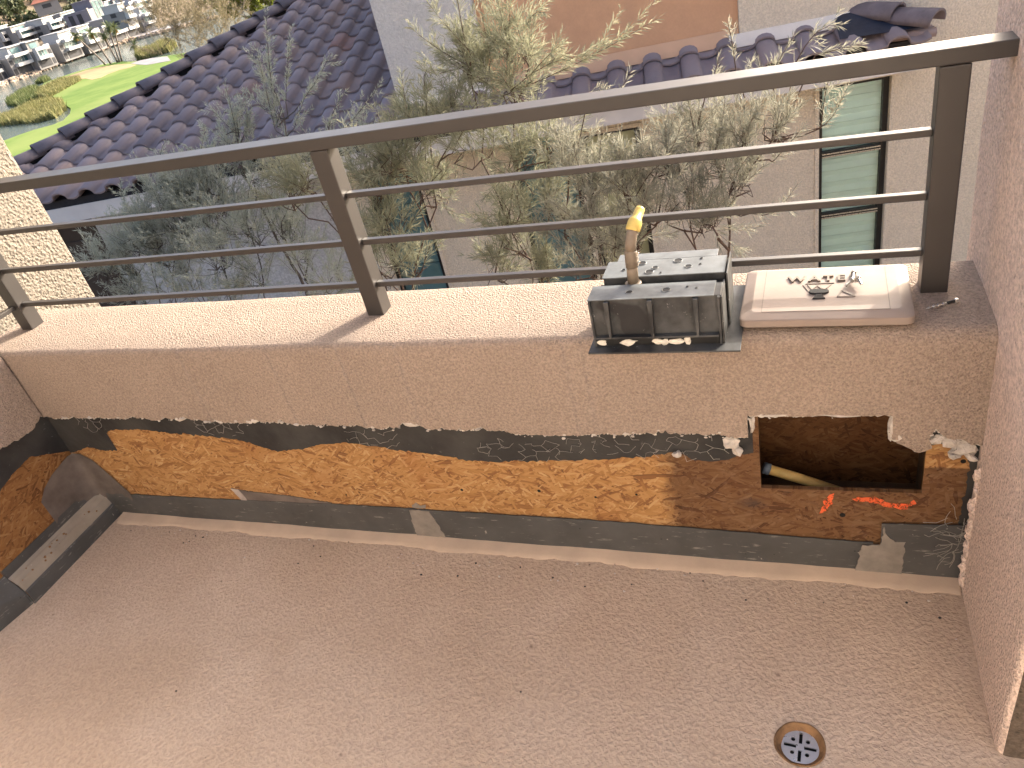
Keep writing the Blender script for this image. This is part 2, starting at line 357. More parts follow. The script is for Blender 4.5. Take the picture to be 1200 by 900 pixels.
# ------------------------------------------------------------------ measured constants
YW, YS, ZT, YO = 1.2832, 1.265, .6375, 1.528     # sheathing face, stucco face, cap height, outer face
XL, XLS, XLO = -2.14, -2.122, -2.257
XC = .303                                          # face of the column
TAN14 = math.tan(R(14)); DE, ZE = 6.527, -.20      # neighbour's eave
DW = 6.88                                          # neighbour's wall
def unit(v): return v / (np.linalg.norm(v, axis=-1, keepdims=True) + 1e-9)
# ------------------------------------------------------------------ balcony: floor, parapet, side wall, column, pier
def floor():
    m = MB(); xs = np.linspace(-2.3, 2.6, 50); ys = np.linspace(-2.0, 1.53, 44)
    m.box(-2.3, 2.6, -2.0, 1.53, -.12, 0)
    o = m.build('balcony_floor', MAT['floor'], None, kind='structure')
    cyl = MB(); cyl.prism([(-.014 + .043 * math.cos(a) * (1 + .03 * math.sin(3 * a)), .848 + .045 * math.sin(a) * (1 + .03 * math.cos(2 * a))) for a in np.linspace(0, 2 * math.pi, 48, endpoint=False)], -.016, .05, axis='z')
    c = cyl.build('cutter', MAT['rust']); boolean_cut(o, [c])
    # trowelled smooth strip along the foot of the flashing, a child of the floor
    s = MB(); x = np.arange(-2.08, .31, .02)
    top = [(a, 1.2785, .012 + .002 * wob(a, 2, 1)) for a in x]
    low = [(a, 1.250 - .006 * wob(a, 1.7, 4) - .007 * rng.random() - .002 * (a + 2), .0035) for a in x]
    mid = [(a, (t[1] + l[1]) / 2 - .008, .006) for a, t, l in zip(x, top, low)]
    edge = [(a, l[1] - .006, -.002) for a, l in zip(x, low)]
    n = len(x); s.add(top + mid + low + edge, [[r * n + i, r * n + i + 1, (r + 1) * n + i + 1, (r + 1) * n + i] for r in range(3) for i in range(n - 1)], 0, True)
    s.build('smooth_strip', MAT['smooth'], o)
    return o
floor_o = floor()
def drain():
    cx, cy = -.014, .848
    t = thing('floor_drain', 'round steel floor drain with cross slots and rusty rim set in the floor', 'drain', (cx, cy, -.016))
    g = MB(); g.prism([(cx + .0335 * math.cos(a), cy + .0335 * math.sin(a)) for a in np.linspace(0, 2 * math.pi, 40, endpoint=False)], -.0125, -.0095, axis='z')
    o = g.build('grate', MAT['chrome'], t)
    cut = []
    th = R(-4)
    for k in range(4):
        an = th + k * math.pi / 2; d = np.array([math.cos(an), math.sin(an), 0]); e = np.array([-d[1], d[0], 0])
        b = MB(); b.obox(np.array([cx, cy, -.011]) + d * .0178, d * .0108, e * .0030, np.array([0, 0, .01])); c = b.build('cutter', MAT['black']); cut.append(c)
        an += math.pi / 4; d = np.array([math.cos(an), math.sin(an)])
        b = MB(); b.prism([(cx + d[0] * .0185 + .0039 * math.cos(q), cy + d[1] * .0185 + .0039 * math.sin(q)) for q in np.linspace(0, 6.283, 14, endpoint=False)], -.03, .01, axis='z'); cut.append(b.build('cutter', MAT['black']))
    for c in cut: c.location -= Vector((0, 0, 0))
    boolean_cut(o, cut)
    r = MB(); n = 56; rings = []
    for rad, z in ((.0455, .0015), (.0435, .003), (.041, .001), (.038, -.007), (.0335, -.0088), (.0325, -.012)):
        rings.append([(cx + rad * (1 + .025 * math.sin(3 * a + rad * 90)) * math.cos(a), cy + rad * (1 + .025 * math.cos(2 * a)) * math.sin(a), z + .0008 * math.sin(7 * a)) for a in np.linspace(0, 2 * math.pi, n, endpoint=False)])
    r.add(sum(rings, []), [[i * n + k, i * n + (k + 1) % n, (i + 1) * n + (k + 1) % n, (i + 1) * n + k] for i in range(len(rings) - 1) for k in range(n)], 0, True)
    r.build('rusty_rim', MAT['rust'], t)
    b = MB(); b.prism([(cx + .029 * math.cos(a), cy + .029 * math.sin(a)) for a in np.linspace(0, 2 * math.pi, 30, endpoint=False)], -.0155, -.0148, axis='z'); b.build('drain_throat', MAT['black'], t)
drain()
g = np.random.default_rng(31); db = MB()
for k in range(225):
    if k < 195: x = g.uniform(-2.05, .28); y = 1.245 - abs(g.normal()) * .05
    else: x = g.uniform(-2.0, .3); y = g.uniform(.3, 1.2)
    r = .0007 + .0022 * g.random() ** 3
    bm = bmesh.new(); bmesh.ops.create_icosphere(bm, subdivisions=1, radius=r)
    for v in bm.verts: v.co = Vector((v.co.x * g.uniform(.7, 1.8), v.co.y * g.uniform(.7, 1.5), v.co.z * .8))
    bmesh.ops.translate(bm, vec=(x, y, r * .4), verts=bm.verts); db.frombm(bm, 0 if g.random() < .55 else 1)
db.build('stucco_debris', [MAT['mortar'], MAT['box_dark']], None, kind='stuff')

# --- main parapet
par = thing('parapet_wall', 'tan stucco parapet wall cut open along its base to show strand board', 'wall', (0, YW, 0))
ST = [(-2.25, .408), (-2.167, 0.408), (-2.064, 0.404), (-1.922, 0.409), (-1.791, 0.409), (-1.668, 0.405), (-1.588, 0.412), (-1.49, 0.402), (-1.392, 0.398), (-1.346, 0.408), (-1.253, 0.404), (-1.215, 0.399), (-1.139, 0.395), (-1.087, 0.399), (-1.015, 0.393), (-0.931, 0.392), (-0.889, 0.410), (-0.86, 0.396), (-0.803, 0.395), (-0.749, 0.391), (-0.713, 0.402), (-0.683, 0.393), (-0.632, 0.386), (-0.551, 0.379), (-0.47, 0.383), (-0.43, 0.387), (-0.373, 0.389), (-0.298, 0.395), (-0.244, 0.392), (-0.175, 0.389), (-0.127, 0.386), (-0.113, 0.391), (-0.1125, 0.446), (-0.072, 0.445), (-0.009, 0.446), (0.053, 0.447), (0.113, 0.45), (0.151, 0.45), (0.1515, 0.393), (0.177, 0.387), (0.211, 0.369), (0.217, 0.401), (0.224, 0.416), (0.234, 0.405), (0.242, 0.397), (0.274, 0.388), (0.34, 0.373)]
def sweep_profile(prof_fn, ss, jag, seed, P):
    m = MB(); rows = []
    for s_ in ss:
        rows.append(prof_fn(s_))
    n = len(rows[0]); V = [P(s_, a, b) for s_, r in zip(ss, rows) for a, b in r]
    m.add(V, [[i * n + k, i * n + k + 1, (i + 1) * n + k + 1, (i + 1) * n + k] for i in range(len(rows) - 1) for k in range(n - 1)], 0, True)
    return m, rows
def arc(cx, cy, r, a0, a1, k=6): return [(cx + r * math.cos(a), cy + r * math.sin(a)) for a in np.linspace(R(a0), R(a1), k)]
def main_prof(x):
    w = .0022 * wob(x, .9, 3); wz = .002 * wob(x, .7, 5); r = .014 + .012 * max(0, min(1, (x + .5) / .6))
    zl = zlow(x)
    ys = YS + w
    pts = [(ys, zl), (ys, zl + .006), (ys, .47), (ys, .55), (ys, ZT - r - .02)]
    pts += arc(ys + r, ZT + wz - r, r, 180, 90) + [(ys + .09, ZT + wz - .001), (YO - .05, ZT + wz)] + arc(YO - .012, ZT + wz - .012, .012, 90, 0, 4) + [(YO, ZT - .1), (YO, -1.0), (YO, -3.2)]
    return pts
_jr = np.random.default_rng(3); _jx = np.arange(-2.4, .5, .0045); _jv = np.abs(_jr.normal(0, .0034, len(_jx))) + .0045 * np.abs(np.interp(_jx, np.arange(-2.4, .52, .021), _jr.normal(0, 1, 140)[:len(np.arange(-2.4, .52, .021))]))
def zlow(x):
    j = float(np.interp(x, _jx, _jv)); 
    if -.11 < x < .151: j *= .35
    return float(np.interp(x, [p[0] for p in ST], [p[1] for p in ST])) + j
xs = np.unique(np.concatenate([np.arange(-2.25, .335, .005), [p[0] for p in ST]]))
m, rows = sweep_profile(main_prof, xs, 0, 0, lambda s_, a, b: (s_, a, b))
m.build('stucco_coat', MAT['stucco'], par)
# broken lower edge of the coat: rough mortar section between face and paper
e = MB(); V = []; 
for x, r in zip(xs, rows):
    a, b = r[0]; V += [(x, a, b), (x, a + .004, b - .001 - .004 * _jr.random()), (x, a + .0095, b + .002 - .006 * _jr.random()), (x, YW - .0008, b + .001)]
e.add(V, [[i * 4 + k, i * 4 + k + 1, i * 4 + 5 + k, i * 4 + 4 + k] for i in range(len(xs) - 1) for k in range(3)])
e.build('broken_edge', MAT['mortar'], par)
# strand boards
def board(name, x0, x1, z0, z1, hole=None, y0=YW, y1=YW + .011, mat='osb', parent=par, **kw):
    b = MB()
    if hole is None: b.box(x0, x1, y0, y1, z0, z1)
    else:
        hx0, hx1, hz0, hz1 = hole
        o = [(x0, z0), (x1, z0), (x1, z1), (x0, z1)]; h = [(hx0, hz0), (hx1, hz0 + .005), (hx1, hz1), (hx0, hz1)]
        V = [(a, y, c) for y in (y0, y1) for a, c in o + h]
        Fc = []
        for i in range(4):
            j = (i + 1) % 4
            Fc += [(i, j, 4 + j, 4 + i), (8 + i, 12 + i, 12 + j, 8 + j), (i, 8 + i, 8 + j, j), (4 + i, 4 + j, 12 + j, 12 + i)]
        b.add(V, Fc)
    return b.build(name, MAT[mat], parent, **kw)
board('strand_board', -2.14, -1.9255, -.02, .56)
board('strand_board', -1.9235, .33, -.02, .56, (-.093, .215, .237, .50))
# the cavity behind the hole
board('cavity_back_board', -.2, .34, -.02, .60, None, 1.47, 1.481, 'osb_shaded')
b = MB(); b.box(-.2, .30, 1.2945, 1.469, .04, .10); b.build('sill_plate', MAT['wood'], par)
b = MB(); b.box(-.21, -.104, 1.2945, 1.469, .101, .60); b.build('stud', MAT['wood'], par)
b = MB(); b.box(.232, .30, 1.2945, 1.469, .101, .60); b.build('stud', MAT['wood'], par)
b = MB(); b.tube([(-.080, 1.36, .224), (-.02, 1.362, .200), (.09, 1.366, .150)], .0115, 12); b.build('pale_pipe', MAT['pipe_y'], par)
b = MB(); b.tube([(-.092, 1.36, .2285), (-.0785, 1.36, .2235)], .0135, 12); b.build('pipe_cap', MAT['pipe_end'], par)
# black building paper, hanging over the board with a torn lower edge
PP = [(-2.154, 0.256), (-2.051, 0.284), (-1.984, 0.273), (-1.934, 0.278), (-1.933, 0.344), (-1.914, 0.357), (-1.804, 0.363), (-1.7, 0.35), (-1.535, 0.342), (-1.465, 0.335), (-1.402, 0.316), (-1.342, 0.294), (-1.267, 0.305), (-1.191, 0.326), (-1.123, 0.331), (-1.06, 0.327), (-0.973, 0.313), (-0.883, 0.308), (-0.8, 0.295), (-0.723, 0.282), (-0.659, 0.29), (-0.578, 0.296), (-0.498, 0.3), (-0.397, 0.309), (-0.324, 0.317), (-0.299, 0.328), (-0.28, 0.331), (-0.256, 0.329), (-0.228, 0.311), (-0.199, 0.312), (-0.156, 0.317), (-0.141, 0.329), (-0.105, 0.338)]
b = MB(); px_ = np.unique(np.concatenate([np.arange(-2.1398, -.105, .008), [p[0] for p in PP if p[0] > -2.1398]])); V = []
for x in px_:
    zl = float(np.interp(x, [p[0] for p in PP], [p[1] for p in PP])) + .0018 * _jr.normal() + .0025 * wob(x, 3.1, 2) + .0012 * wob(x, 11.7, 4)
    for k in range(6):
        z = zl + (.46 - zl) * k / 5; lift = (.0008 + .0016 * (1 - k / 5) * (.5 + .5 * wob(x, 2.2, k * .4))) if k < 5 else .0006
        V.append((x, YW - lift - .0006, z))
n = len(px_); b.add(V, [[i * 6 + k, i * 6 + k + 1, i * 6 + 7 + k, i * 6 + 6 + k] for i in range(n - 1) for k in range(5)], 0, True)
b.build('building_paper', MAT['paper'], par)
b = MB(); V = []; zz = np.linspace(.15, .39, 40)
for z in zz: V += [(.290 + .004 * wob(z, 3, 1) + .002 * _jr.normal(), YW - .003, z), (.335, YW - .0035, z)]
b.add(V, [[2 * i, 2 * i + 1, 2 * i + 3, 2 * i + 2] for i in range(39)]); b.build('building_paper', MAT['paper'], par)
# base flashing in three lengths, each a bent strip, the last one lapped higher
def flashing(pts_top, zb, y, ret=.0):
    b = MB(); V = []; n = len(pts_top)
    for i, (x, z) in enumerate(pts_top):
        zb_ = zb(x) if callable(zb) else zb
        V += [(x, y, z), (x, y - .0006 * (1 + wob(x, 1.5, 2)), (z + zb_) / 2), (x, y, zb_), (x, y + .0022, z)]
    b.add(V, [[4 * i + k, 4 * i + 4 + k, 4 * i + 5 + k, 4 * i + 1 + k] for i in range(n - 1) for k in range(2)] + [[4 * i + 3, 4 * i + 7, 4 * i + 4, 4 * i] for i in range(n - 1)] + [[0, 3, 1], [4 * n - 4, 4 * n - 3, 4 * n - 1]])
    return b
def ft(x): return float(np.interp(x, [-2.16, -1.665, -1.209, -.943, -.477, -.157, .007, .147, .3], [.094, .099, .110, .111, .112, .104, .099, .098, .098]))
flashing([(x, ft(x) + .0008 * _jr.normal()) for x in np.arange(-2.13, -.955, .02)], 0, YW - .0042).build('base_flashing', MAT['flash'], par)
flashing([(x, ft(x) + .0008 * _jr.normal()) for x in np.arange(-.968, .148, .02)], 0, YW - .0058).build('base_flashing', MAT['flash'], par)
flashing([(x, .1575 + (x - .146) * .05) for x in np.arange(.146, .335, .015)], 0, YW - .0078).build('base_flashing', MAT['flash'], par)
def patch(poly, y, th, mat, name, parent=par, jit=.002, **kw):
    P2 = []
    for i, p in enumerate(poly):
        q = poly[(i + 1) % len(poly)]; L = math.dist(p, q); k = max(1, int(L / .007))
        for j in range(k): P2.append((p[0] + (q[0] - p[0]) * j / k + jit * _jr.normal() * .6, p[1] + (q[1] - p[1]) * j / k + jit * _jr.normal() * .6))
    b = MB(); b.prism(P2, y - th, y); return b.build(name, MAT[mat], parent, **kw)
patch([(-.993, .108), (-.936, .109), (-.925, .07), (-.912, .012), (-1.000, .012), (-.998, .06)], YW - .0062, .0012, 'sealant', 'sealant_patch')
patch([(-.985, .112), (-.945, .113), (-.944, .125), (-.96, .122), (-.97, .131), (-.985, .123)], YW - .0005, .001, 'sealant', 'sealant_patch')
patch([(.112, .092), (.146, .098), (.150, .15), (.158, .125), (.175, .108), (.192, .11), (.192, .004), (.098, .004), (.104, .05)], YW - .0086, .0014, 'sealant', 'sealant_patch')
patch([(-1.574, .147), (-1.517, .138), (-1.371, .129), (-1.24, .112), (-1.24, .106), (-1.555, .100)], YW - .0012, .0018, 'membrane', 'torn_flap', jit=.0012)
patch([(-1.574, .147), (-1.548, .143), (-1.538, .120), (-1.536, .101), (-1.556, .100)], YW - .0031, .001, 'membrane_back', 'torn_flap', jit=.0012)
# orange spray marks
patch([(.040, .226), (.052, .228), (.047, .205), (.037, .178), (.026, .172), (.028, .19)], YW - .0004, .0005, 'orange', 'spray_mark', jit=.003)
patch([(.088, .216), (.100, .226), (.117, .224), (.131, .230), (.15, .214), (.168, .208), (.19, .212), (.203, .226), (.207, .214), (.193, .197), (.175, .196), (.155, .197), (.138, .205), (.125, .213), (.105, .212)], YW - .0004, .0005, 'orange', 'spray_mark', jit=.0035)
for x, z, r in ((-.82, .186, .004), (-.61, .196, .0045), (-.47, .185, .003), (-1.28, .146, .0025), (-1.18, .145, .0025), (.28, .33, .005), (.07, .17, .006), (-.37, .2, .003)):
    b = MB(); b.prism([(x + r * math.cos(a), z + r * math.sin(a)) for a in np.linspace(0, 6.283, 10, endpoint=False)], YW - .0008, YW - .0002); b.build('nail_head', MAT['black'], par)
# lumps of broken mortar left on the edge
def lump(name, c, r, parent, mat='mortar', seed=1, sub=2):
    bm = bmesh.new(); bmesh.ops.create_icosphere(bm, subdivisions=sub, radius=1); g = np.random.default_rng(seed)
    a = g.normal(size=(5, 3)); ph = g.random(5) * 6
    for v in bm.verts:
        k = 1 + .16 * sum(math.sin(2.2 * v.co.dot(Vector(a[i])) + ph[i]) for i in range(5)) + .10 * g.normal()
        v.co = Vector((c[0] + v.co.x * r[0] * k, c[1] + v.co.y * r[1] * k, c[2] + v.co.z * r[2] * k))
    mb = MB(); mb.frombm(bm); return mb.build(name, MAT[mat], parent)
for i, (x, z, rx, rz) in enumerate([(-.145, .37, .018, .014), (-.135, .352, .012, .010), (-.262, .338, .010, .007), (.151, .425, .006, .028), (.160, .40, .010, .012), (.232, .392, .012, .012), (.256, .390, .016, .014),
                                   (.277, .374, .022, .012), (.262, .355, .013, .009), (.29, .352, .012, .010), (-.104, .42, .006, .02), (-2.03, .413, .016, .006), (-1.93, .415, .012, .006), (-1.6, .414, .02, .006), (-1.35, .411, .014, .007), (-.89, .409, .022, .009), (-1.47, .405, .011, .005), (-1.22, .404, .012, .005), (-.715, .401, .010, .005), (-.05, .449, .05, .003), (.06, .450, .045, .003)]):
    lump('mortar_chunk', (x, YW - .010, z), (rx, .010, rz), par, seed=i + 11)
# small crumbs along the whole torn edge
g = np.random.default_rng(77); cb = MB()
for k in range(330):
    x = -2.1 + 2.38 * g.random()
    if -.105 < x < .15 and g.random() < .6: continue
    z = zlow(x) + g.normal() * .003 - .0015; r = .0012 + .0035 * g.random() ** 2.2
    bm = bmesh.new(); bmesh.ops.create_icosphere(bm, subdivisions=1, radius=r)
    for v in bm.verts: v.co = Vector((v.co.x * g.uniform(.7, 2.0), v.co.y * .9, v.co.z * g.uniform(.6, 1.2)))
    bmesh.ops.translate(bm, vec=(x, YW - .012 - .007 * g.random(), z), verts=bm.verts); cb.frombm(bm)
cb.build('mortar_crumbs', MAT['mortar'], par, kind='stuff')
# stucco scab still hanging to the right of the hole
patch([(.160, .405), (.196, .404), (.214, .393), (.222, .375), (.210, .366), (.193, .364), (.178, .377), (.162, .385)], YW - .006, .012, 'stucco', 'stucco_scab', jit=.0015)
patch([(.196, .372), (.25, .372), (.262, .40), (.255, .43), (.21, .43), (.196, .40)], YW - .0008, .0015, 'paper', 'building_paper')
# wire lath: hexagon netting sticking out of the coat
def wires(x0, x1, zc, seed, ylift=.003, keep=.62, rows=2):
    g = np.random.default_rng(seed); b = MB(); a = .019; P = {}; E_ = set()
    for r in range(rows):
        for k in range(int((x1 - x0) / (a * 1.5))):
            cx, cz = k * a * 1.5, -r * a * 1.732 - (k % 2) * a * .866; ring = []
            for q in range(6):
                px, pz = cx + a * math.cos(q * math.pi / 3), cz + a * math.sin(q * math.pi / 3); key = (round(px * 1000), round(pz * 1000)); ring.append(key)
                if key not in P: P[key] = np.array([x0 + px + g.normal() * .004, YW - ylift - abs(g.normal()) * .003, zc(x0 + px) + pz * .7 + g.normal() * .004])
            for q in range(6): E_.add(tuple(sorted((ring[q], ring[(q + 1) % 6]))))
    for u, v in sorted(E_):
        if g.random() < keep: m_ = (P[u] + P[v]) / 2 + g.normal(size=3) * .0012; b.tube([P[u], m_, P[v]], .0005, 4, cap=False)
    return b
wires(-2.0, -1.90, lambda x: .40, 1).build('wire_lath', MAT['wire'], par)
wires(-1.55, -1.38, lambda x: .395, 2).build('wire_lath', MAT['wire'], par)
wires(-.72, -.15, lambda x: .36 + .02 * wob(x, .8, 2), 3).build('wire_lath', MAT['wire'], par)
wires(-1.08, -.93, lambda x: .365, 4).build('wire_lath', MAT['wire'], par)
b = MB(); g = np.random.default_rng(8)
for k in range(34):
    p = np.array([.285 + g.normal() * .012, YW - .012, .07 + g.random() * .12]); pts = [p]
    d = np.array([-.6 + g.normal(), -.25 * g.random(), -.3 + g.normal()]); d /= np.linalg.norm(d)
    for q in range(4): d = d + g.normal(size=3) * np.array([.35, .1, .35]); d /= np.linalg.norm(d); pts.append(pts[-1] + d * .012 * np.array([1, .4, 1]))
    for q in pts: q[1] = min(q[1], YW - .009)
    b.tube(pts, .0006, 4, cap=False)
b.build('wire_lath', MAT['wire'], par)

# --- left side parapet, running towards the camera
sp = thing('side_parapet_wall', 'side parapet at the left corner with torn black paper and bare board', 'wall', (XL, .3, 0))
SL = [(1.262, .418), (1.23, .405), (1.19, .40), (1.15, .408), (1.112, .415), (1.0, .42), (-1.2, .42)]
def zl_side(y): return float(np.interp(-y, [-p[0] for p in SL], [p[1] for p in SL])) + float(np.interp(y - 1.6, _jx, _jv)) * 1.3
def side_prof(y):
    w = .002 * wob(y, 1.1, 2); r = .014; zl = zl_side(y); xs_ = XLS - w
    pts = [(xs_, zl), (xs_, zl + .006), (xs_, zl + .06), (xs_, ZT - r - .02)] + [(xs_ - r + r * math.cos(a), ZT - .0015 - r + r * math.sin(a)) for a in np.linspace(0, R(90), 6)]
    pts += [(XLO + .02, ZT - .0015), (XLO, ZT - .012), (XLO, -3.2)]
    return pts
ysd = np.arange(-1.2, 1.2641, .006)
m, rows = sweep_profile(side_prof, ysd, 0, 0, lambda s_, a, b: (a, s_, b)); m.build('stucco_coat', MAT['stucco'], sp)
e = MB(); V = []
for y, r in zip(ysd, rows):
    a, b_ = r[0]; V += [(a, y, b_), (a - .006, y, b_ - .004 * _jr.random()), (a - .012, y, b_ + .002 - .005 * _jr.random()), (XL + .0008, y, b_ + .001)]
e.add(V, [[i * 4 + k, i * 4 + k + 1, i * 4 + 5 + k, i * 4 + 4 + k] for i in range(len(ysd) - 1) for k in range(3)]); e.build('broken_edge', MAT['mortar'], sp)
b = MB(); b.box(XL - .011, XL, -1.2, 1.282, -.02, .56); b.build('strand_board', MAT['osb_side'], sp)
b = MB(); V = []; yy = np.append(np.arange(-1.2, 1.276, .008), [1.2795, 1.2829])
for y in yy:
    zl = float(np.interp(-y, [-1.29, -1.231, -1.173, -1.1, -1.058, -.9, 1.2], [.262, .30, .338, .332, .318, .30, .30])) + .0015 * _jr.normal()
    for k in range(4): V.append((XL + .0012 + .002 * (1 - k / 3) * (.5 + .5 * wob(y, 2, k)), y, zl + (.46 - zl) * k / 3))
b.add(V, [[i * 4 + k, i * 4 + k + 1, i * 4 + 5 + k, i * 4 + 4 + k] for i in range(len(yy) - 1) for k in range(3)], 0, True); b.build('building_paper', MAT['paper'], sp)
# membrane patch folded round the inside corner
b = MB(); V = []
path = [(XL + .0035, 1.118), (XL + .0035, 1.15), (XL + .0035, 1.19), (XL + .004, 1.23), (XL + .006, 1.262), (XL + .014, 1.277), (XL + .04, YW - .0035), (XL + .075, YW - .0035), (XL + .10, YW - .0035), (XL + .125, YW - .0035), (XL + .145, YW - .0035)]
tops = [.205, .232, .248, .256, .262, .262, .258, .235, .19, .14, .10]
for (x, y), zt in zip(path, tops): V += [(x, y, .06), (x + .0012 * _jr.normal(), y - .001 * abs(_jr.normal()), (zt + .06) / 2), (x, y, zt)]
b.add(V, [[3 * i + k, 3 * i + 3 + k, 3 * i + 4 + k, 3 * i + 1 + k] for i in range(len(path) - 1) for k in range(2)], 0, True); b.build('membrane_patch', MAT['membrane'], sp)
# sloping metal pan along the foot of the side wall
SM = [(XL + .0015, .128), (XL + .0035, .128), (XL + .0045, .098), (XL + .013, .090), (XL + .014, .093), (XL + .0155, .088), (XL + .026, .074), (XL + .027, .078), (XL + .029, .072), (-2.103, .050), (-2.101, .052), (-2.098, .046), (-2.097, .0), (-2.100, .0)]
pan = thing('metal_pan', 'grey brown metal flashing pan sloping along the foot of the left side wall', 'flashing', (-2.12, 1.1, 0))
def pan_part(name, prof, y0, y1, mat):
    b = MB(); n = len(prof); ys_ = np.linspace(y0, y1, 14)
    b.add([(x, y, z) for y in ys_ for x, z in prof], [[i * n + k, i * n + k + 1, (i + 1) * n + k + 1, (i + 1) * n + k] for i in range(13) for k in range(n - 1)]); return b.build(name, MAT[mat], pan)
pan_part('pan_ledge', SM[2:10], .915, 1.278, 'sill_metal')
pan_part('pan_lip', SM[9:], .915, 1.278, 'flash')
pan_part('pan_upstand', SM[:3], .915, 1.278, 'flash')
b = MB(); b.prism([(XL + .0015, .128), (XL + .0045, .098), (-2.103, .050), (-2.097, .0), (XL + .0015, 0)], .913, .9149); b.build('pan_end', MAT['flash'], pan)
b = MB(); b.hexa([(XL + .004, .76, .0), (-2.105, .912, .0), (-2.105, .9128, .004), (XL + .004, .9128, .004), (XL + .004, .76, .10), (-2.104, .906, .036), (-2.104, .9125, .045), (XL + .004, .9125, .115)]); b.build('loose_flap', MAT['flash'], pan)
for k in range(16):
    t = _jr.random(); y = .93 + .33 * _jr.random(); x = XL + .014 + .02 * t; z = .0915 - (x - XL - .013) * 1.33 + .003; r = .0015 + .0025 * _jr.random()
    bm = bmesh.new(); bmesh.ops.create_icosphere(bm, subdivisions=1, radius=r); mb = MB(); bmesh.ops.translate(bm, vec=(x, y, z - .001), verts=bm.verts); mb.frombm(bm); mb.build('rust_spot', MAT['rust'], pan)

# --- stucco column on the right, rough pier beyond the left corner
def rr(x0, x1, y0, y1, r, k=6):
    P = []
    for cx, cy, a0 in ((x1 - r, y1 - r, 0), (x0 + r, y1 - r, 90), (x0 + r, y0 + r, 180), (x1 - r, y0 + r, 270)):
        P += [(cx + r * math.cos(R(a0 + 90 * i / k)), cy + r * math.sin(R(a0 + 90 * i / k))) for i in range(k + 1)]
    return P
def pillar(name, label, x0, x1, y0, y1, z0, z1, r, mats, wobble=.002, shear=0, shade_face=False, cat='column'):
    t = thing(name, label, cat, ((x0 + x1) / 2, (y0 + y1) / 2, 0))
    P = rr(x0, x1, y0, y1, r); Q = []
    for i, p in enumerate(P):
        q = P[(i + 1) % len(P)]; L = math.dist(p, q); k = max(1, int(L / .03))
        for j in range(k): Q.append((p[0] + (q[0] - p[0]) * j / k, p[1] + (q[1] - p[1]) * j / k))
    zs = np.arange(z0, z1 + .001, .04); n = len(Q); b = MB()
    V = []
    for z in zs:
        for x, y in Q:
            w = wobble * (wob(y + z * .7, .9, 1) + wob(z - y * .4, 1.7, 2) * .6)
            V.append((x + w + shear * (1.28 - y), y + w * .6, z))
    b.add(V, [[i * n + k, i * n + (k + 1) % n, (i + 1) * n + (k + 1) % n, (i + 1) * n + k] for i in range(len(zs) - 1) for k in range(n)] , 0, True)
    b.add(V[-n:], [list(range(n))])
    if shade_face: 
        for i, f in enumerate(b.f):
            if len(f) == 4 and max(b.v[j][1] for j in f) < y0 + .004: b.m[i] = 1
    b.build('stucco_coat', mats, t); return t
pillar('stucco_column', 'pinkish stucco column standing at the right end of the parapet', XC, .95, .885, 1.592, -.05, 3.4, .018, [MAT['stucco_col'], MAT['stucco_col_shade']], shear=.012, shade_face=True)
pillar('stucco_pier', 'coarse sunlit stucco pier rising behind the left railing post', -3.4, -2.6, -1.74, 2.002, -3.2, 2.6, .02, [MAT['stucco_pier']], .003, cat='pier')
# bits of stucco broken off the foot of the column
g = np.random.default_rng(5)
col = bpy.data.objects['stucco_column']
for k in range(15): lump('broken_edge', (XC - .001 + .006 * g.random() - .0, 1.262 - .006 * g.random(), .01 + k * .022 + .01 * g.random()), (.006 + .005 * g.random(), .010, .011 + .006 * g.random()), col, 'stucco_col', seed=k + 70)

# the house's own wall behind the balcony, facing the railing
own = thing('own_house_wall', 'tan stucco house wall behind the balcony, facing the railing', 'wall', (0, -1.8, 0))
b = MB(); b.box(-3.39, 2.6, -1.95, -1.75, -.1, 3.3); b.build('stucco_coat', MAT['stucco_own'], own)
# --- railing
rail = thing('metal_railing', 'dark bronze metal railing with three thin bars on the parapet cap', 'railing', (-.95, 1.42, ZT))
def post(x0, x1, y0=1.399, y1=1.444, z1=1.0415):
    b = MB(); b.cbox(x0, x1, y0, y1, ZT - .004, z1, .0025); b.build('post', MAT['bronze'], rail)
post(-.9905, -.947); post(.197, .242); post(-2.186, -2.142)
b = MB(); b.cbox(-2.186, .318, 1.3985, 1.4525, 1.0425, 1.0685, .0025); b.build('top_rail', MAT['bronze'], rail)
b = MB(); b.cbox(-2.19, -2.136, -1.2, 1.3975, 1.0425, 1.0685, .0025); b.build('top_rail', MAT['bronze'], rail)
for z0, z1, y1 in ((.9272, .9392, 1.430), (.8145, .8277, 1.426), (.7065, .719, 1.426)):
    for xa, xb in ((-2.1415, -.991), (-.9465, .1965)):
        b = MB(); b.cbox(xa, xb, 1.412, y1, z0, z1, .0015); b.build('rail_bar', MAT['bronze'], rail)
    b = MB(); b.cbox(-2.17, -2.155, -1.2, 1.3985, z0, z1, .0015); b.build('rail_bar', MAT['bronze'], rail)
# caulk round the right post foot

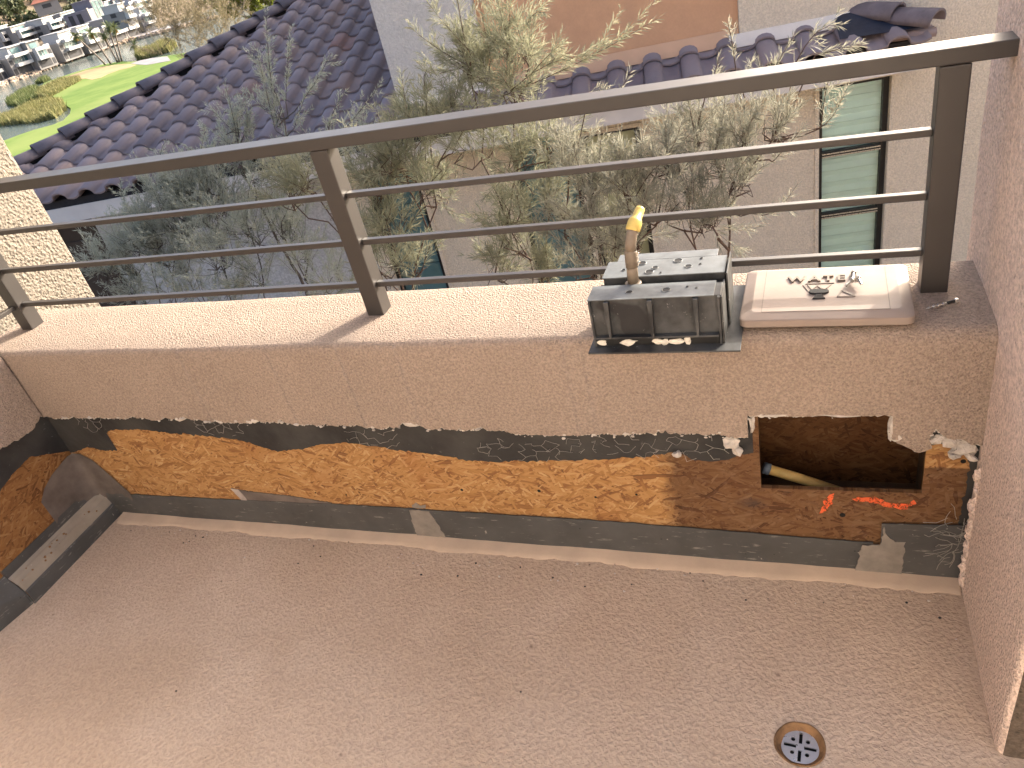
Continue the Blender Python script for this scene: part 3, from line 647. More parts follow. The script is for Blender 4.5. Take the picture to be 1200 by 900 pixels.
# --- upside-down plastic wall box on the cap
bx = thing('plastic_wall_box', 'grey black plastic wall box lying face down on the parapet cap', 'box', (-.26, 1.33, ZT))
z0 = ZT + .0015
b = MB(); b.cbox(-.397, -.112, 1.207, 1.455, z0, z0 + .0035, .001); b.build('flange', MAT['box'], bx)
zb = z0 + .0036
BX0, BX1, BY0, BY1, ZTOP = -.386, -.143, 1.237, 1.405, .742
b = MB(); b.cbox(BX0, BX1, BY0, 1.286, zb, ZTOP, .0015); b.build('front_chamber', MAT['box'], bx)
b = MB(); b.cbox(BX0 - .003, BX1 - .012, BY0 - .004, 1.289, ZTOP + .0002, ZTOP + .0022, .0006); b.build('top_plate', MAT['box_skylit'], bx)
b = MB(); b.cbox(BX0 + .010, BX1 + .001, 1.315, BY1 - .02, ZTOP + .0032, ZTOP + .0052, .0006); b.build('top_plate', MAT['box_skylit'], bx)
b = MB(); b.cbox(BX0 + .028, BX1 - .018, BY1 - .0195, BY1 + .010, ZTOP + .0032, ZTOP + .0052, .0006); b.build('top_plate', MAT['box_skylit'], bx)
b = MB(); b.cbox(BX0 + .006, BX1, 1.2865, 1.316, zb, ZTOP - .010, .001); b.build('channel', MAT['box_dark'], bx)
b = MB(); b.cbox(BX0 + .012, BX1 + .001, 1.3165, BY1 - .02, zb, ZTOP + .003, .0015); b.build('back_chamber', MAT['box'], bx)
b = MB(); b.cbox(BX0 + .03, BX1 - .02, BY1 - .0195, BY1 + .008, zb, ZTOP + .003, .0015); b.build('back_chamber', MAT['box'], bx)
b = MB(); b.cbox(BX1 + .0045, BX1 + .0075, 1.30, BY1 - .015, zb, ZTOP + .010, .0008); b.build('side_fin', MAT['box'], bx)
b = MB(); b.cbox(BX1 - .001, BX1 + .0025, BY0 - .004, 1.30, zb, ZTOP - .002, .0008); b.build('side_fin', MAT['box'], bx)
for x in (-.352, -.270, -.187):
    b = MB(); b.hexa([(x - .0022, BY0 - .016, zb + .023), (x + .0022, BY0 - .016, zb + .023), (x + .0022, BY0 - .0002, zb + .02), (x - .0022, BY0 - .0002, zb + .02), (x - .0045, BY0 - .011, ZTOP - .001), (x + .0045, BY0 - .011, ZTOP - .001), (x + .0045, BY0 - .0002, ZTOP - .001), (x - .0045, BY0 - .0002, ZTOP - .001)]); b.build('rib', MAT['box'], bx)
for x in (BX0 + .001, BX1 - .004):
    b = MB(); b.cbox(x - .002, x + .002, BY0 - .008, BY0 - .0002, zb, ZTOP, .0006); b.build('rib', MAT['box'], bx)
b = MB(); b.cbox(BX0 + .004, BX1 - .007, BY0 - .012, BY0 - .0003, zb + .0185, zb + .0225, .0006); b.build('ledge', MAT['box'], bx)
b = MB(); b.cbox(BX0 + .004, BX1 - .007, BY0 - .004, BY0 - .0003, zb, zb + .018, .0006); b.build('lower_panel', MAT['box_dark'], bx)
for i, (x, w) in enumerate(((-.372, .010), (-.318, .016), (-.264, .011), (-.252, .007), (-.229, .013), (-.208, .005))):
    lump('caulk_blob', (x, BY0 - .006, zb + .0075), (w, .004, .0062), bx, 'caulk', seed=i + 31)
for x, y, r, zt in ((-.312, 1.258, .007, ZTOP), (-.243, 1.260, .008, ZTOP), (-.205, 1.268, .0025, ZTOP), (-.188, 1.262, .0025, ZTOP), (-.285, 1.331, .0085, ZTOP + .003), (-.276, 1.347, .006, ZTOP + .003), (-.235, 1.372, .0085, ZTOP + .003), (-.212, 1.345, .007, ZTOP + .003), (-.305, 1.37, .008, ZTOP + .003), (-.19, 1.376, .003, ZTOP + .003), (-.19, 1.352, .0025, ZTOP + .003), (-.338, 1.345, .004, ZTOP + .003), (-.262, 1.325, .002, ZTOP + .003)):
    b = MB(); n = 18; zt += .0022; r *= 1.12
    rings = [[(x + q * math.cos(a), y + q * math.sin(a), zt + h) for a in np.linspace(0, 6.283, n, endpoint=False)] for q, h in ((r, .0001), (r * .92, .0016), (r * .8, .0012), (r * .78, .0003))]
    b.add(sum(rings, []), [[i * n + k, i * n + (k + 1) % n, (i + 1) * n + (k + 1) % n, (i + 1) * n + k] for i in range(3) for k in range(n)], 0, True)
    b.add([(p[0], p[1], zt + .0004) for p in rings[3]], [list(range(n))], 1); b.build('knockout', [MAT['box_skylit'], MAT['box_dark']], bx)
def ringtube(name, pts, rad, mat, n=20): MB().tube(pts, rad, n).build(name, MAT[mat], bx)
ringtube('pipe_collar', [(-.312, 1.302, ZTOP - .012), (-.312, 1.302, ZTOP - .001), (-.312, 1.302, ZTOP + .001)], [.0165, .0165, .0135], 'pvc')
ringtube('pipe', [(-.312, 1.302, ZTOP - .002), (-.310, 1.303, .79)], .0108, 'pvc')
ringtube('pipe_sleeve', [(-.3105, 1.303, .775), (-.3097, 1.3035, .792), (-.309, 1.304, .806), (-.3085, 1.305, .808)], [.0120, .0122, .0120, .0104], 'pvc')
ringtube('pipe_elbow', [(-.3087, 1.304, .8075), (-.3075, 1.306, .822), (-.305, 1.313, .836), (-.302, 1.324, .846)], .0106, 'pvc')
ringtube('yellow_cap', [(-.3035, 1.319, .841), (-.303, 1.320, .8425), (-.300, 1.331, .852), (-.2985, 1.336, .855), (-.298, 1.338, .856), (-.293, 1.353, .866), (-.2915, 1.357, .8685), (-.291, 1.3585, .8695)], [.0120, .0138, .0138, .0120, .0098, .0092, .0084, .005], 'yellow')
b = MB(); g = np.random.default_rng(4)
for k in range(3):
    z = .780 + k * .009; b.hexa([(-.298, 1.296, z), (-.2965, 1.295, z), (-.296, 1.298, z), (-.2975, 1.299, z), (-.294 + .004 * g.random(), 1.293, z + .010), (-.2935, 1.292, z + .010), (-.293, 1.296, z + .009), (-.294, 1.297, z + .009)])
b.build('peeled_strip', MAT['caulk'], bx)

# --- lid
lid = thing('water_box_lid', 'beige plastic lid with raised WATER lettering lying beside the wall box', 'lid', (.03, 1.38, ZT))
la, lz = R(1.5), ZT + .006
LM = Matrix.Translation((.031, 1.378, lz)) @ Matrix.Rotation(R(-1.2), 4, 'Z') @ Matrix.Rotation(-la, 4, 'X')
def lp(name, b, mats, **kw):
    b.v = [tuple(LM @ Vector(p)) for p in b.v]; return b.build(name, mats, lid, **kw)
hx, hy, th = .147, .106, .024
b = MB(); lay = []
for ins, z, r in ((.004, 0, .012), (0, .003, .014), (0, .016, .014), (.002, .0175, .014), (.018, th - .0008, .012), (.021, th, .010)):
    lay.append([(x, y, z) for x, y in rr(-hx + ins, hx - ins, -hy + ins, hy - ins, r, 5)])
n = len(lay[0]); b.add(sum(lay, []), [[i * n + k, i * n + (k + 1) % n, (i + 1) * n + (k + 1) % n, (i + 1) * n + k] for i in range(len(lay) - 1) for k in range(n)] + [list(range(n))[::-1], [(len(lay) - 1) * n + k for k in range(n)]])
lp('lid_plate', b, MAT['lid'])
for x in (-.108, .108):
    b = MB(); b.cbox(x - .0007, x + .0007, -.085, .085, th - .0004, th + .0003, .0001); lp('groove', b, MAT['lid_logo_shade'])
b = MB(); b.cbox(-.1085, .1085, -.0863, -.085, th - .0004, th + .0003, .0001); lp('groove', b, MAT['lid_logo_shade'])
fc = bpy.data.curves.new('lettering', 'FONT'); fc.body = 'WATER'; fc.size = .031; fc.extrude = .0024; fc.align_x = 'CENTER'; fc.space_character = 1.35; fc.offset = .0006
fo = bpy.data.objects.new('lettering_src', fc); C.objects.link(fo); bpy.context.view_layer.update()
fm = bpy.data.meshes.new_from_object(fo.evaluated_get(bpy.context.evaluated_depsgraph_get())); bpy.data.objects.remove(fo)
fm.transform(Matrix.Translation(Vector((.031, 1.378, lz)) - wloc(lid)) @ LM.to_3x3().to_4x4() @ Matrix.Translation((-.002, .028, th + .0012))); fm.materials.clear(); fm.materials.append(MAT['lid_logo_shade'])
link('lettering', fm, lid)
def bar(p, q, w, mat='lid_logo_shade', name='logo_bar', h=.0014):
    p, q = np.array(p), np.array(q); d = (q - p) / np.linalg.norm(q - p); e = np.array([-d[1], d[0]]) * w / 2
    b = MB(); b.prism([tuple(p - e), tuple(q - e), tuple(q + e), tuple(p + e)], th - .0003, th + h, axis='z'); lp(name, b, MAT[mat])
for p, q, w in (((-.033, .021), (.018, .021), .003), ((-.037, .017), (-.026, -.012), .0035), ((-.029, .016), (-.020, -.006), .003), ((-.012, .012), (-.004, -.002), .003), ((-.012, .012), (-.020, -.002), .003), ((.012, .014), (.004, -.001), .0025),
                ((.030, -.012), (.052, -.034), .0035), ((.030, -.012), (.024, -.034), .003), ((.022, -.036), (.053, -.036), .003)):
    bar(p, q, w)
b = MB(); b.prism([(-.009 + .0175 * math.cos(a) * (abs(math.cos(a)) ** -.25 if abs(math.cos(a)) > .2 else 1), -.016 + .0085 * math.sin(a)) for a in np.linspace(0, 6.283, 28, endpoint=False)], th - .0002, th + .004, axis='z'); lp('dark_cap', b, MAT['lid_dark'])
b = MB(); b.prism([(-.014, -.024), (-.004, -.024), (-.001, -.036), (.002, -.042), (-.020, -.042), (-.017, -.036)], th - .0002, th + .0025, axis='z'); lp('dark_cap_stem', b, MAT['lid_dark'])
# three bolts with round washers heaped on the lid
def bolt(cx, cy, dx, dy, label, lift=0):
    t = thing('screw', label, 'screw', tuple(LM @ Vector((cx, cy, th))), 'loose screws on the lid')
    p = np.array([cx, cy, th + .0075 + lift]); d = np.array([dx, dy, -.10]); d /= np.linalg.norm(d)
    def T(name, pts, rad, mat):
        b = MB(); b.tube(pts, rad, 12); b.v = [tuple(LM @ Vector(v)) for v in b.v]; b.build(name, MAT[mat], t)
    T('screw_head', [p - d * .003, p - d * .002, p, p + d * .001], [.003, .0050, .0053, .0045], 'steel')
    T('screw_shaft', [p + d * .001] + [p + d * (.0015 + .0012 * k) for k in range(16)] + [p + d * .0225], [.0026] + [.0028 if k % 2 else .0022 for k in range(16)] + [.0006], 'steel')
bolt(.052, .046, -.08, -1, 'steel screw in the heap on the lid lying across the lettering')
bolt(.048, .015, -.55, -.85, 'steel screw with its head below the lettering pointing at the dark cap')
bolt(.059, .014, .25, -1, 'steel screw of the heap nearest the railing post', .004)
# --- loose screw by the post
sc_ = thing('masonry_screw', 'loose masonry screw lying on the cap beside the right railing post', 'screw', (.226, 1.346, ZT))
p, q = np.array([.199, 1.333, ZT + .005]), np.array([.252, 1.356, ZT + .0065]); d = (q - p) / np.linalg.norm(q - p); L = np.linalg.norm(q - p)
pts, rad = [p], [.0005]
for k in range(17): pts.append(p + d * (L * .62 * (k + 1) / 17)); rad.append((.0040 if k % 4 == 2 else .0022) * min(1, .35 + k / 10))
b = MB(); b.tube(pts + [p + d * L * .66], rad + [.0026], 12); b.build('threaded_shaft', MAT['steel'], sc_)
b = MB(); b.tube([p + d * L * .66, p + d * L * .90], [.0028, .003], 12); b.build('dark_sleeve', MAT['box_dark'], sc_)
b = MB(); b.tube([p + d * L * .90, p + d * L * .92, p + d * L], [.0034, .0052, .0048], 6, smooth=False); b.build('screw_head', MAT['steel'], sc_)
# ------------------------------------------------------------------ neighbour's house (built in its own s / D / z frame)
HM = Matrix(((E1[0], -N[0], 0, 0), (E1[1], -N[1], 0, 0), (0, 0, 1, 0), (0, 0, 0, 1)))
house = thing('neighbour_house', 'tan and terracotta stucco house with purple tiled roof below the balcony', 'house', tuple(hw(-1, DW, -3.2)))
hloc = wloc(house)
def hb(name, b, mats, parent=house, **kw):                    # b is in (s, D, z)
    b.v = [tuple(HM @ Vector(p)) for p in b.v]; return b.build(name, mats, parent, **kw)
zr = lambda D: ZE + TAN14 * (D - DE)                           # roof deck height
SH = lambda d: -7.28 + d * .838                                # left hip line, d inward from the eave
SR = 2.02                                                      # eave corner on the right
# roof deck (dark underlay)
b = MB()
DT = 12.5
b.add([(SH(0), DE, ZE), (SR, DE, ZE), (SR - .5, DE + .5, zr(DE + .5)), (SR - .5, DE + .8, zr(DE + .8)), (-2.1, DE + .8, zr(DE + .8)), (-2.1, DT, zr(DT)), (SH(DT - DE), DT, zr(DT)),
       (SH(0) + .05, DT, ZE)], [(0, 1, 2, 3, 4), (0, 4, 5, 6), (0, 6, 7)])
b.add([(SR, DE, ZE), (SR - .5, DE + .5, zr(DE + .5)), (SR, DE + .5, ZE)], [(0, 1, 2)])
roof = hb('roof', b, MAT['gutter'])
# one S-shaped tile
TW, TL, EXP = .30, .43, .343
def tile_mesh(name, mirror=False):
    pr = []
    for k in range(8): a = math.pi * k / 7; pr.append((.092 - .080 * math.cos(a), .064 * math.sin(a) ** .75))
    pr += [(.195, -.006), (.235, -.012), (.275, -.006), (.314, .012)]
    b = MB(); n = len(pr); t = .017
    for (y, h) in ((0, .038), (TL, .010)): b.v += [(x, y, z + h) for x, z in pr]
    for (y, h) in ((0, .038), (TL, .010)): b.v += [(x, y, z + h - t) for x, z in pr]
    def f(q, sm): b.f.append(q); b.m.append(0); b.sm.append(sm)
    for k in range(n - 1):
        f([k, k + 1, n + k + 1, n + k], True); f([2 * n + k, 3 * n + k, 3 * n + k + 1, 2 * n + k + 1], True)
        f([k, 2 * n + k, 2 * n + k + 1, k + 1], False)
    f([0, n, 3 * n, 2 * n], False); f([n - 1, 3 * n - 1, 4 * n - 1, 2 * n - 1], False)
    return b.mesh(name, MAT['tile'])
TM = tile_mesh('roof_tile')
P14 = R(14)
def tile_mat_at(s, d):                                         # d measured up the slope
    loc = Vector(hw(s, DE + d * math.cos(P14), ZE + d * math.sin(P14) + .006)) - hloc
    up = Vector(-N) * math.cos(P14) + Vector((0, 0, math.sin(P14))); ex = Vector(E1); nz = ex.cross(up)
    j = (random.random() - .5) * .012
    return Matrix(((ex.x, up.x, nz.x, loc.x), (ex.y, up.y, nz.y, loc.y), (ex.z, up.z, nz.z, loc.z), (0, 0, 0, 1))) @ Matrix.Translation((0, j, 0)) @ Matrix.Rotation((random.random() - .5) * .02, 4, 'Z')
def add_tile(me, s, d):
    o = bpy.data.objects.new('roof_tile', me); C.objects.link(o); o.parent = roof; o.matrix_basis = tile_mat_at(s, d); return o
def cut_tile(s, d):                                            # a tile cut along the hip
    me = TM.copy(); bm = bmesh.new(); bm.from_mesh(me)
    c14 = math.cos(P14); x0 = SH(d * c14) - s; slope = .838 * c14
    nn = Vector((1, -slope, 0)).normalized()
    bmesh.ops.bisect_plane(bm, geom=bm.verts[:] + bm.edges[:] + bm.faces[:], plane_co=Vector((x0 + .10, 0, 0)), plane_no=-nn, clear_outer=True)
    ok = len(bm.verts) > 8; bm.to_mesh(me); bm.free()
    if ok: add_tile(me, s, d)
s_first = -7.3
for row in range(14):
    d = -.05 + row * EXP
    smax = -2.25 if d * math.cos(P14) > .42 else 1.98
    if row >= 2: smax = -2.2
    s = s_first
    while s < smax - .05:
        hipx = SH(d * math.cos(P14)); hipx2 = SH((d + TL) * math.cos(P14))
        if row == 1 and s > -2.2 and s < .68 and False: pass
        if s > hipx2 + .1:
            if s + TW < smax + .2 and (row < 2 or s < -2.3) and (s < SR - d * math.cos(P14) - .25): add_tile(TM, s, d - (.06 if row == 0 and s > -1.6 else 0))
        elif s + TW > hipx + .02: cut_tile(s, d)
        s += TW
# hip caps
def hip_cap_mesh():
    b = MB(); k = 9; L = .42
    for y, h, w in ((0, .034, .118), (L, .0, .100)):
        for t in (0, -.016):
            b.v += [((w + t) * math.cos(a), y, (w * .78 + t) * math.sin(a) + h) for a in np.linspace(R(-8), R(188), k)]
    def f(q, sm=True): b.f.append(q); b.m.append(0); b.sm.append(sm)
    for i in range(k - 1):
        f([i, i + 1, 2 * k + i + 1, 2 * k + i]); f([k + i, 3 * k + i, 3 * k + i + 1, k + i + 1]); f([i, k + i, k + i + 1, i + 1], False); f([2 * k + i, 2 * k + i + 1, 3 * k + i + 1, 3 * k + i], False)
    f([0, 2 * k, 3 * k, k], False); f([k - 1, 2 * k - 1, 4 * k - 1, 3 * k - 1], False)
    return b.mesh('hip_cap', MAT['hiptile'])
HC = hip_cap_mesh()
def hipcap(A, B, lift, step=.335, start=0, maxn=99, sc=1):
    A, B = Vector(A), Vector(B); d = (B - A).normalized(); side = d.cross(Vector((0, 0, 1))).normalized(); up = side.cross(d)
    n = min(maxn, int((B - A).length / step))
    for i in range(n):
        p = A + d * (start + i * step) + up * lift - hloc
        o = bpy.data.objects.new('hip_cap', HC); C.objects.link(o); o.parent = roof
        o.matrix_basis = Matrix(((side.x, d.x, up.x, p.x), (side.y, d.y, up.y, p.y), (side.z, d.z, up.z, p.z), (0, 0, 0, 1))) @ Matrix.Scale(sc, 4) @ Matrix.Rotation((random.random() - .5) * .03, 4, 'Z')
hipcap(hw(SH(-.1), DE - .1, zr(DE - .1)), hw(SH(5.6), DE + 5.6, zr(DE + 5.6)), .055)
hipcap(hw(SR + .03, DE - .03, zr(DE) + .0), hw(SR - .55, DE + .55, zr(DE + .55)), .075, .31, 0, 2)
b = MB(); A_, B_ = np.array([SH(0), DE, ZE]), np.array([SH(5.6), DE + 5.6, zr(DE + 5.6)]); b.hexa([A_ + [-.03, 0, 0], A_ + [.05, 0, 0], B_ + [.05, 0, 0], B_ + [-.03, 0, 0], A_ + [-.03, 0, .10], A_ + [.05, 0, .10], B_ + [.05, 0, .10], B_ + [-.03, 0, .10]]); hb('hip_batten', b, MAT['gutter'], roof)
# nosing pieces seen end-on under the right hip and the exposed membrane
for k in range(4):
    b = MB(); c = np.array([SR + .02 - .0, DE + .03 + .05 * k, ZE + .02]); b.tube([c + [-.28, 0, .02], c + [.04, 0, .0]], .035, 7); hb('tile_end', b, MAT['tile'], roof)
b = MB(); b.add([(SR - .62, DE + .02, zr(DE) + .10), (SR - .06, DE - .02, zr(DE) + .085), (SR - .50, DE + .36, zr(DE + .36) + .13), (SR - .60, DE + .3, zr(DE + .3) + .12)], [(0, 1, 2, 3)]); hb('exposed_membrane', b, MAT['underlay'], roof)
# eave: dark batten, fascia and soffit
b = MB(); b.box(SH(0), SR - .04, DE + .012, DE + .03, ZE - .10, ZE - .001); hb('eave_batten', b, MAT['gutter'])
b = MB(); b.box(SH(0), SR - .02, DE + .000, DE + .011, ZE - .225, ZE - .075); hb('fascia', b, MAT['fascia'])
b = MB(); b.box(SH(0), SR - .02, DE + .012, DW + .01, ZE - .215, ZE - .20); hb('soffit', b, MAT['tan'])
b = MB(); b.box(SR - .022, SR - .01, DE + .012, DW + .01, ZE - .225, ZE - .075); hb('fascia', b, MAT['fascia'])
# lower wall with openings
def wall(name, s0, s1, z0, z1, D, mat, holes=(), th=.16):
    ss = sorted({s0, s1, *[h[0] for h in holes], *[h[1] for h in holes]}); zs = sorted({z0, z1, *[h[2] for h in holes], *[h[3] for h in holes]})
    b = MB()
    def hole(i, j):
        if i < 0 or j < 0 or i >= len(ss) - 1 or j >= len(zs) - 1: return True
        a, c = (ss[i] + ss[i + 1]) / 2, (zs[j] + zs[j + 1]) / 2
        return any(h[0] < a < h[1] and h[2] < c < h[3] for h in holes)
    for i in range(len(ss) - 1):
        for j in range(len(zs) - 1):
            if hole(i, j): continue
            a, c, e, g_ = ss[i], ss[i + 1], zs[j], zs[j + 1]
            b.add([(a, D, e), (c, D, e), (c, D, g_), (a, D, g_)], [(0, 1, 2, 3)])
            for (ii, jj, q) in ((i - 1, j, [(a, D, e), (a, D, g_), (a, D + th, g_), (a, D + th, e)]), (i + 1, j, [(c, D, e), (c, D + th, e), (c, D + th, g_), (c, D, g_)]), (i, j - 1, [(a, D, e), (a, D + th, e), (c, D + th, e), (c, D, e)]), (i, j + 1, [(a, D, g_), (c, D, g_), (c, D + th, g_), (a, D + th, g_)])):
                if hole(ii, jj): b.add(q, [(0, 1, 2, 3)])
    return hb(name, b, MAT[mat])
W1 = (1.318, 1.875, -2.6, -.53); W2 = (-1.36, -.76, -2.2, -.50); W3 = (-2.82, -2.28, -2.3, -.60); W4 = (-.70, -.18, -2.2, -.58)
wall('lower_wall', -2.95, 4.5, -3.2, ZE - .21, DW, 'tan', (W1, W2, W3, W4))
wall('lower_wall', -5.85, -2.951, -3.2, ZE - .21, DW + .01, 'lowgrey')
wall('lower_wall', -7.0, -5.851, -3.2, ZE - .21, DW + .05, 'brown_door')
for k in range(8):
    b = MB(); z = -3.1 + k * .34; b.box(-6.98, -5.87, DW + .035, DW + .0495, z, z + .31); hb('plank', b, MAT['brown_door'])
b = MB(); b.box(-7.0, 4.5, DW + .9, DW + .95, -3.2, ZE - .1); hb('back_wall', b, MAT['gutter'])
def window(W, mat, nsl, mids=()):
    s0, s1, z0, z1 = W; D = DW + .05; w = .035
    b = MB()
    b.box(s0, s0 + w, D, D + .05, z0, z1); b.box(s1 - w * 1.3, s1, D, D + .05, z0, z1); b.box(s0 + w, s1 - w * 1.3, D, D + .05, z0, z0 + w); b.box(s0 + w, s1 - w * 1.3, D, D + .05, z1 - w, z1)
    for mid in mids: b.box(s0 + w, s1 - w * 1.3, D - .004, D + .046, mid - .03, mid + .022)
    fr = hb('window', b, MAT['frame'])
    b = MB(); b.add([(s0 + w, D + .03, z0 + w), (s1 - w, D + .03, z0 + w), (s1 - w, D + .03, z1 - w), (s0 + w, D + .03, z1 - w)], [(0, 1, 2, 3)]); hb('pane', b, MAT['glass'], fr)
    for mid in mids:
        b = MB()
        for q in (0, .012): b.box(s0 + w, s1 - w * 1.3, D - .010, D - .0045, mid - .026 + q * 2, mid - .016 + q * 2)
        hb('meeting_rail', b, MAT['steel'], fr)
    h = (z1 - z0 - .07) / nsl
    for k in range(nsl):
        zb = z0 + .035 + k * h; b = MB()
        b.add([(s0 + .03, D + .064, zb), (s1 - .03, D + .064, zb), (s1 - .03, D + .082, zb + h * .5), (s0 + .03, D + .082, zb + h * .5), (s1 - .03, D + .066, zb + h * .97), (s0 + .03, D + .066, zb + h * .97), (s1 - .03, D + .09, zb + h * .97), (s0 + .03, D + .09, zb + h * .97)],
              [(0, 1, 2, 3), (3, 2, 4, 5), (5, 4, 6, 7)]); hb('blind_slat', b, MAT[mat], fr)
    # thin stucco reveal bead round the opening
    b = MB()
    b.box(s1 + .001, s1 + .035, DW - .014, DW - .0005, z0, z1 + .035); b.box(s0 - .035, s0 - .001, DW - .014, DW - .0005, z0, z1 + .035); b.box(s0, s1, DW - .014, DW - .0005, z1 + .001, z1 + .035)
    hb('window_surround', b, MAT['tan'])
window(W1, 'shade', 19, (-1.125, -1.70)); window(W2, 'teal', 6); window(W3, 'teal', 5); window(W4, 'pale_shade', 6)
# upper storey
DU, DO, DG = DW - .0, DW + .06, DW - .02
ZU = .93
b = MB(); b.box(.705, 4.5, DU, 10.5, zr(DU) - .03, ZU); hb('upper_wall', b, MAT['tan'])
b = MB(); b.box(SR - .3, 4.5, DW + .002, DW + .2, ZE - .23, zr(DU) - .0); hb('upper_wall', b, MAT['tan'])
b = MB(); b.box(-1.40, .7045, DO, 15.4, zr(DO) - .05, 2.9); hb('terracotta_wall', b, MAT['terracotta'])
b = MB(); b.box(-2.25, -1.4005, DG, 15.5, zr(DG) - .05, 3.1); hb('grey_wall', b, MAT['greywall'])
def band(name, s0, s1, D, z0, z1, mat, lean=.05):
    b = MB(); b.hexa([(s0, D - lean, z0), (s1, D - lean, z0), (s1, D - .001, z0 + .01), (s0, D - .001, z0 + .01), (s0, D - .012, z1), (s1, D - .012, z1), (s1, D - .001, z1), (s0, D - .001, z1)]); hb(name, b, MAT[mat])
band('base_flashing', -1.395, .70, DO, zr(DO) + .03, zr(DO) + .145, 'terratrim')
band('base_flashing', .62, 1.58, DU, zr(DU) + .035, zr(DU) + .13, 'white_trim')
band('base_flashing', -2.24, -1.405, DG, zr(DG) + .03, zr(DG) + .12, 'white_trim')
# ------------------------------------------------------------------ far view: ground, lake, golf course, villas, hillside
def ground_mat():
    t = NT('dry_ground'); co = t.co()
    c = t.ramp(t.noise(co, .05, 5, .65), [(.3, (.16, .12, .085)), (.55, (.24, .19, .135)), (.75, (.12, .12, .06))])
    t.color(t.mix(t.rng(t.noise(co, 2.5, 4, .7), .4, .7, 0, .5), c, (.12, .10, .06))); t.rough(.95); t.spec(.1); return t.mat
def grass_mat():
    t = NT('golf_grass'); co = t.co()
    c = t.mix(t.rng(t.noise(co, .06, 5, .7), .38, .62), (.10, .17, .04), (.17, .235, .065))
    st = t.n('ShaderNodeTexWave', wave_type='BANDS', bands_direction='DIAGONAL'); t.l(t.co(rot=(0, 0, R(35))), st.inputs[0]); st.inputs['Scale'].default_value = .012; st.inputs['Distortion'].default_value = 3
    c = t.mix(t.rng(st.outputs['Fac'], .75, .95, 0, .45), c, (.22, .26, .09))
    c = t.mix(t.rng(t.noise(co, 3, 4, .7), .4, .7, 0, .35), c, (.14, .19, .05)); t.color(c); t.rough(.9); t.spec(.1); return t.mat
def water_mat():
    t = NT('lake_water'); t.color((.10, .135, .125)); t.rough(.12); t.spec(.5); t.bump(t.noise(t.co(sc=(1, 2.2, 1)), .9, 4, .6), .25, .25); return t.mat
GM, WM = grass_mat(), water_mat()
MAT['ground'] = ground_mat()
MAT['sand'] = plain('dry_turf', (.34, .25, .13), .95, .15, .2)
MAT['riprap'] = plain('riprap_stone', (.42, .33, .25), .9, .35, .6)
MAT['road'] = plain('grey_path', (.25, .24, .25), .9, .12, .3)
MAT['villa_white'] = plain('villa_white', (.42, .415, .415), .6, .04, .3)
MAT['villa_grey'] = plain('villa_grey', (.23, .22, .215), .8, .08, .3)
MAT['villa_mauve'] = plain('villa_mauve', (.21, .195, .22), .8, .1, .3)
MAT['villa_glass'] = plain('villa_glass', (.06, .13, .14), .15, .5, .5, spec=.7)
MAT['villa_teal'] = plain('villa_teal_glass', (.12, .22, .23), .35, .4, .6, spec=.7)
MAT['villa_dark'] = plain('villa_recess', (.045, .045, .05), .7, .3, .5)
MAT['red_roof'] = plain('red_roof', (.26, .10, .065), .8, .2, .5)
MAT['wood_a'] = leaf_mat('hillside_leaves', [(.05, .065, .03), (.085, .10, .045), (.125, .135, .06), (.07, .085, .04)], .2)
MAT['reed'] = leaf_mat('reeds', [(.13, .15, .05), (.24, .22, .09), (.33, .28, .13), (.18, .19, .07)], .3)
MAT['reed_green'] = leaf_mat('green_reeds', [(.08, .11, .035), (.14, .17, .06), (.20, .21, .09)], .3)
MAT['frond'] = leaf_mat('palm_fronds', [(.06, .085, .03), (.11, .14, .05), (.17, .17, .06)], .25)
MAT['frond_dry'] = leaf_mat('dry_fronds', [(.40, .24, .05), (.48, .30, .08), (.30, .19, .06)], .25)
MAT['palm_trunk'] = plain('palm_trunk', (.19, .16, .14), .9, .25, 2)
def sm(a, b, x): q = np.clip((x - a) / (b - a), 0, 1); return q * q * (3 - 2 * q)
def hgt(x, y):
    r = np.hypot(x, y); w = -(x + 279) - .0 * y
    h = -3.25 - 18.2 * sm(24, 80, r)
    far = -21.4 + 2.5 * sm(0, 3, w) + 6.2 * sm(42, 62, w) + np.maximum(0, w - 86) * .36 * sm(86, 116, w) + 6 * np.sin(x * .013 + 1) * np.sin(y * .011) * sm(150, 400, w)
    far = np.minimum(far, 120)
    return np.where(r > 80, np.where(w > 0, far, -21.4 + 0 * r), h)
rs = np.concatenate([np.linspace(0, 80, 24), np.linspace(90, 640, 111), np.geomspace(660, 4500, 14)]); th = np.linspace(0, 2 * math.pi, 241)[:-1]
RR, TT = np.meshgrid(rs, th, indexing='ij'); GX, GY = RR * np.cos(TT), RR * np.sin(TT); GZ = hgt(GX, GY)
b = MB(); nt = len(th)
b.v = [tuple(p) for p in np.stack([GX, GY, GZ], -1).reshape(-1, 3)]
for i in range(len(rs) - 1):
    for k in range(nt): b.f.append([i * nt + k, (i + 1) * nt + k, (i + 1) * nt + (k + 1) % nt, i * nt + (k + 1) % nt]); b.m.append(0); b.sm.append(True)
b.build('ground', MAT['ground'], None, kind='structure')
def G(u, v, z=-20.0): return onz(u, v, z)
def sheet(name, px, z, mat, zb=None, kind='structure'):
    P = [tuple(G(u, v, z)[:2]) for u, v in px]; m = MB(); m.prism(P, zb if zb is not None else z - .3, z, axis='z')
    return m.build(name, mat, None, kind=kind)
b = MB(); b.box(-300, 60, 60, 700, -20.4, -20); b.box(-300, -60, -300, 59.9, -20.4, -20); b.build('lake_water', WM, None, kind='structure')
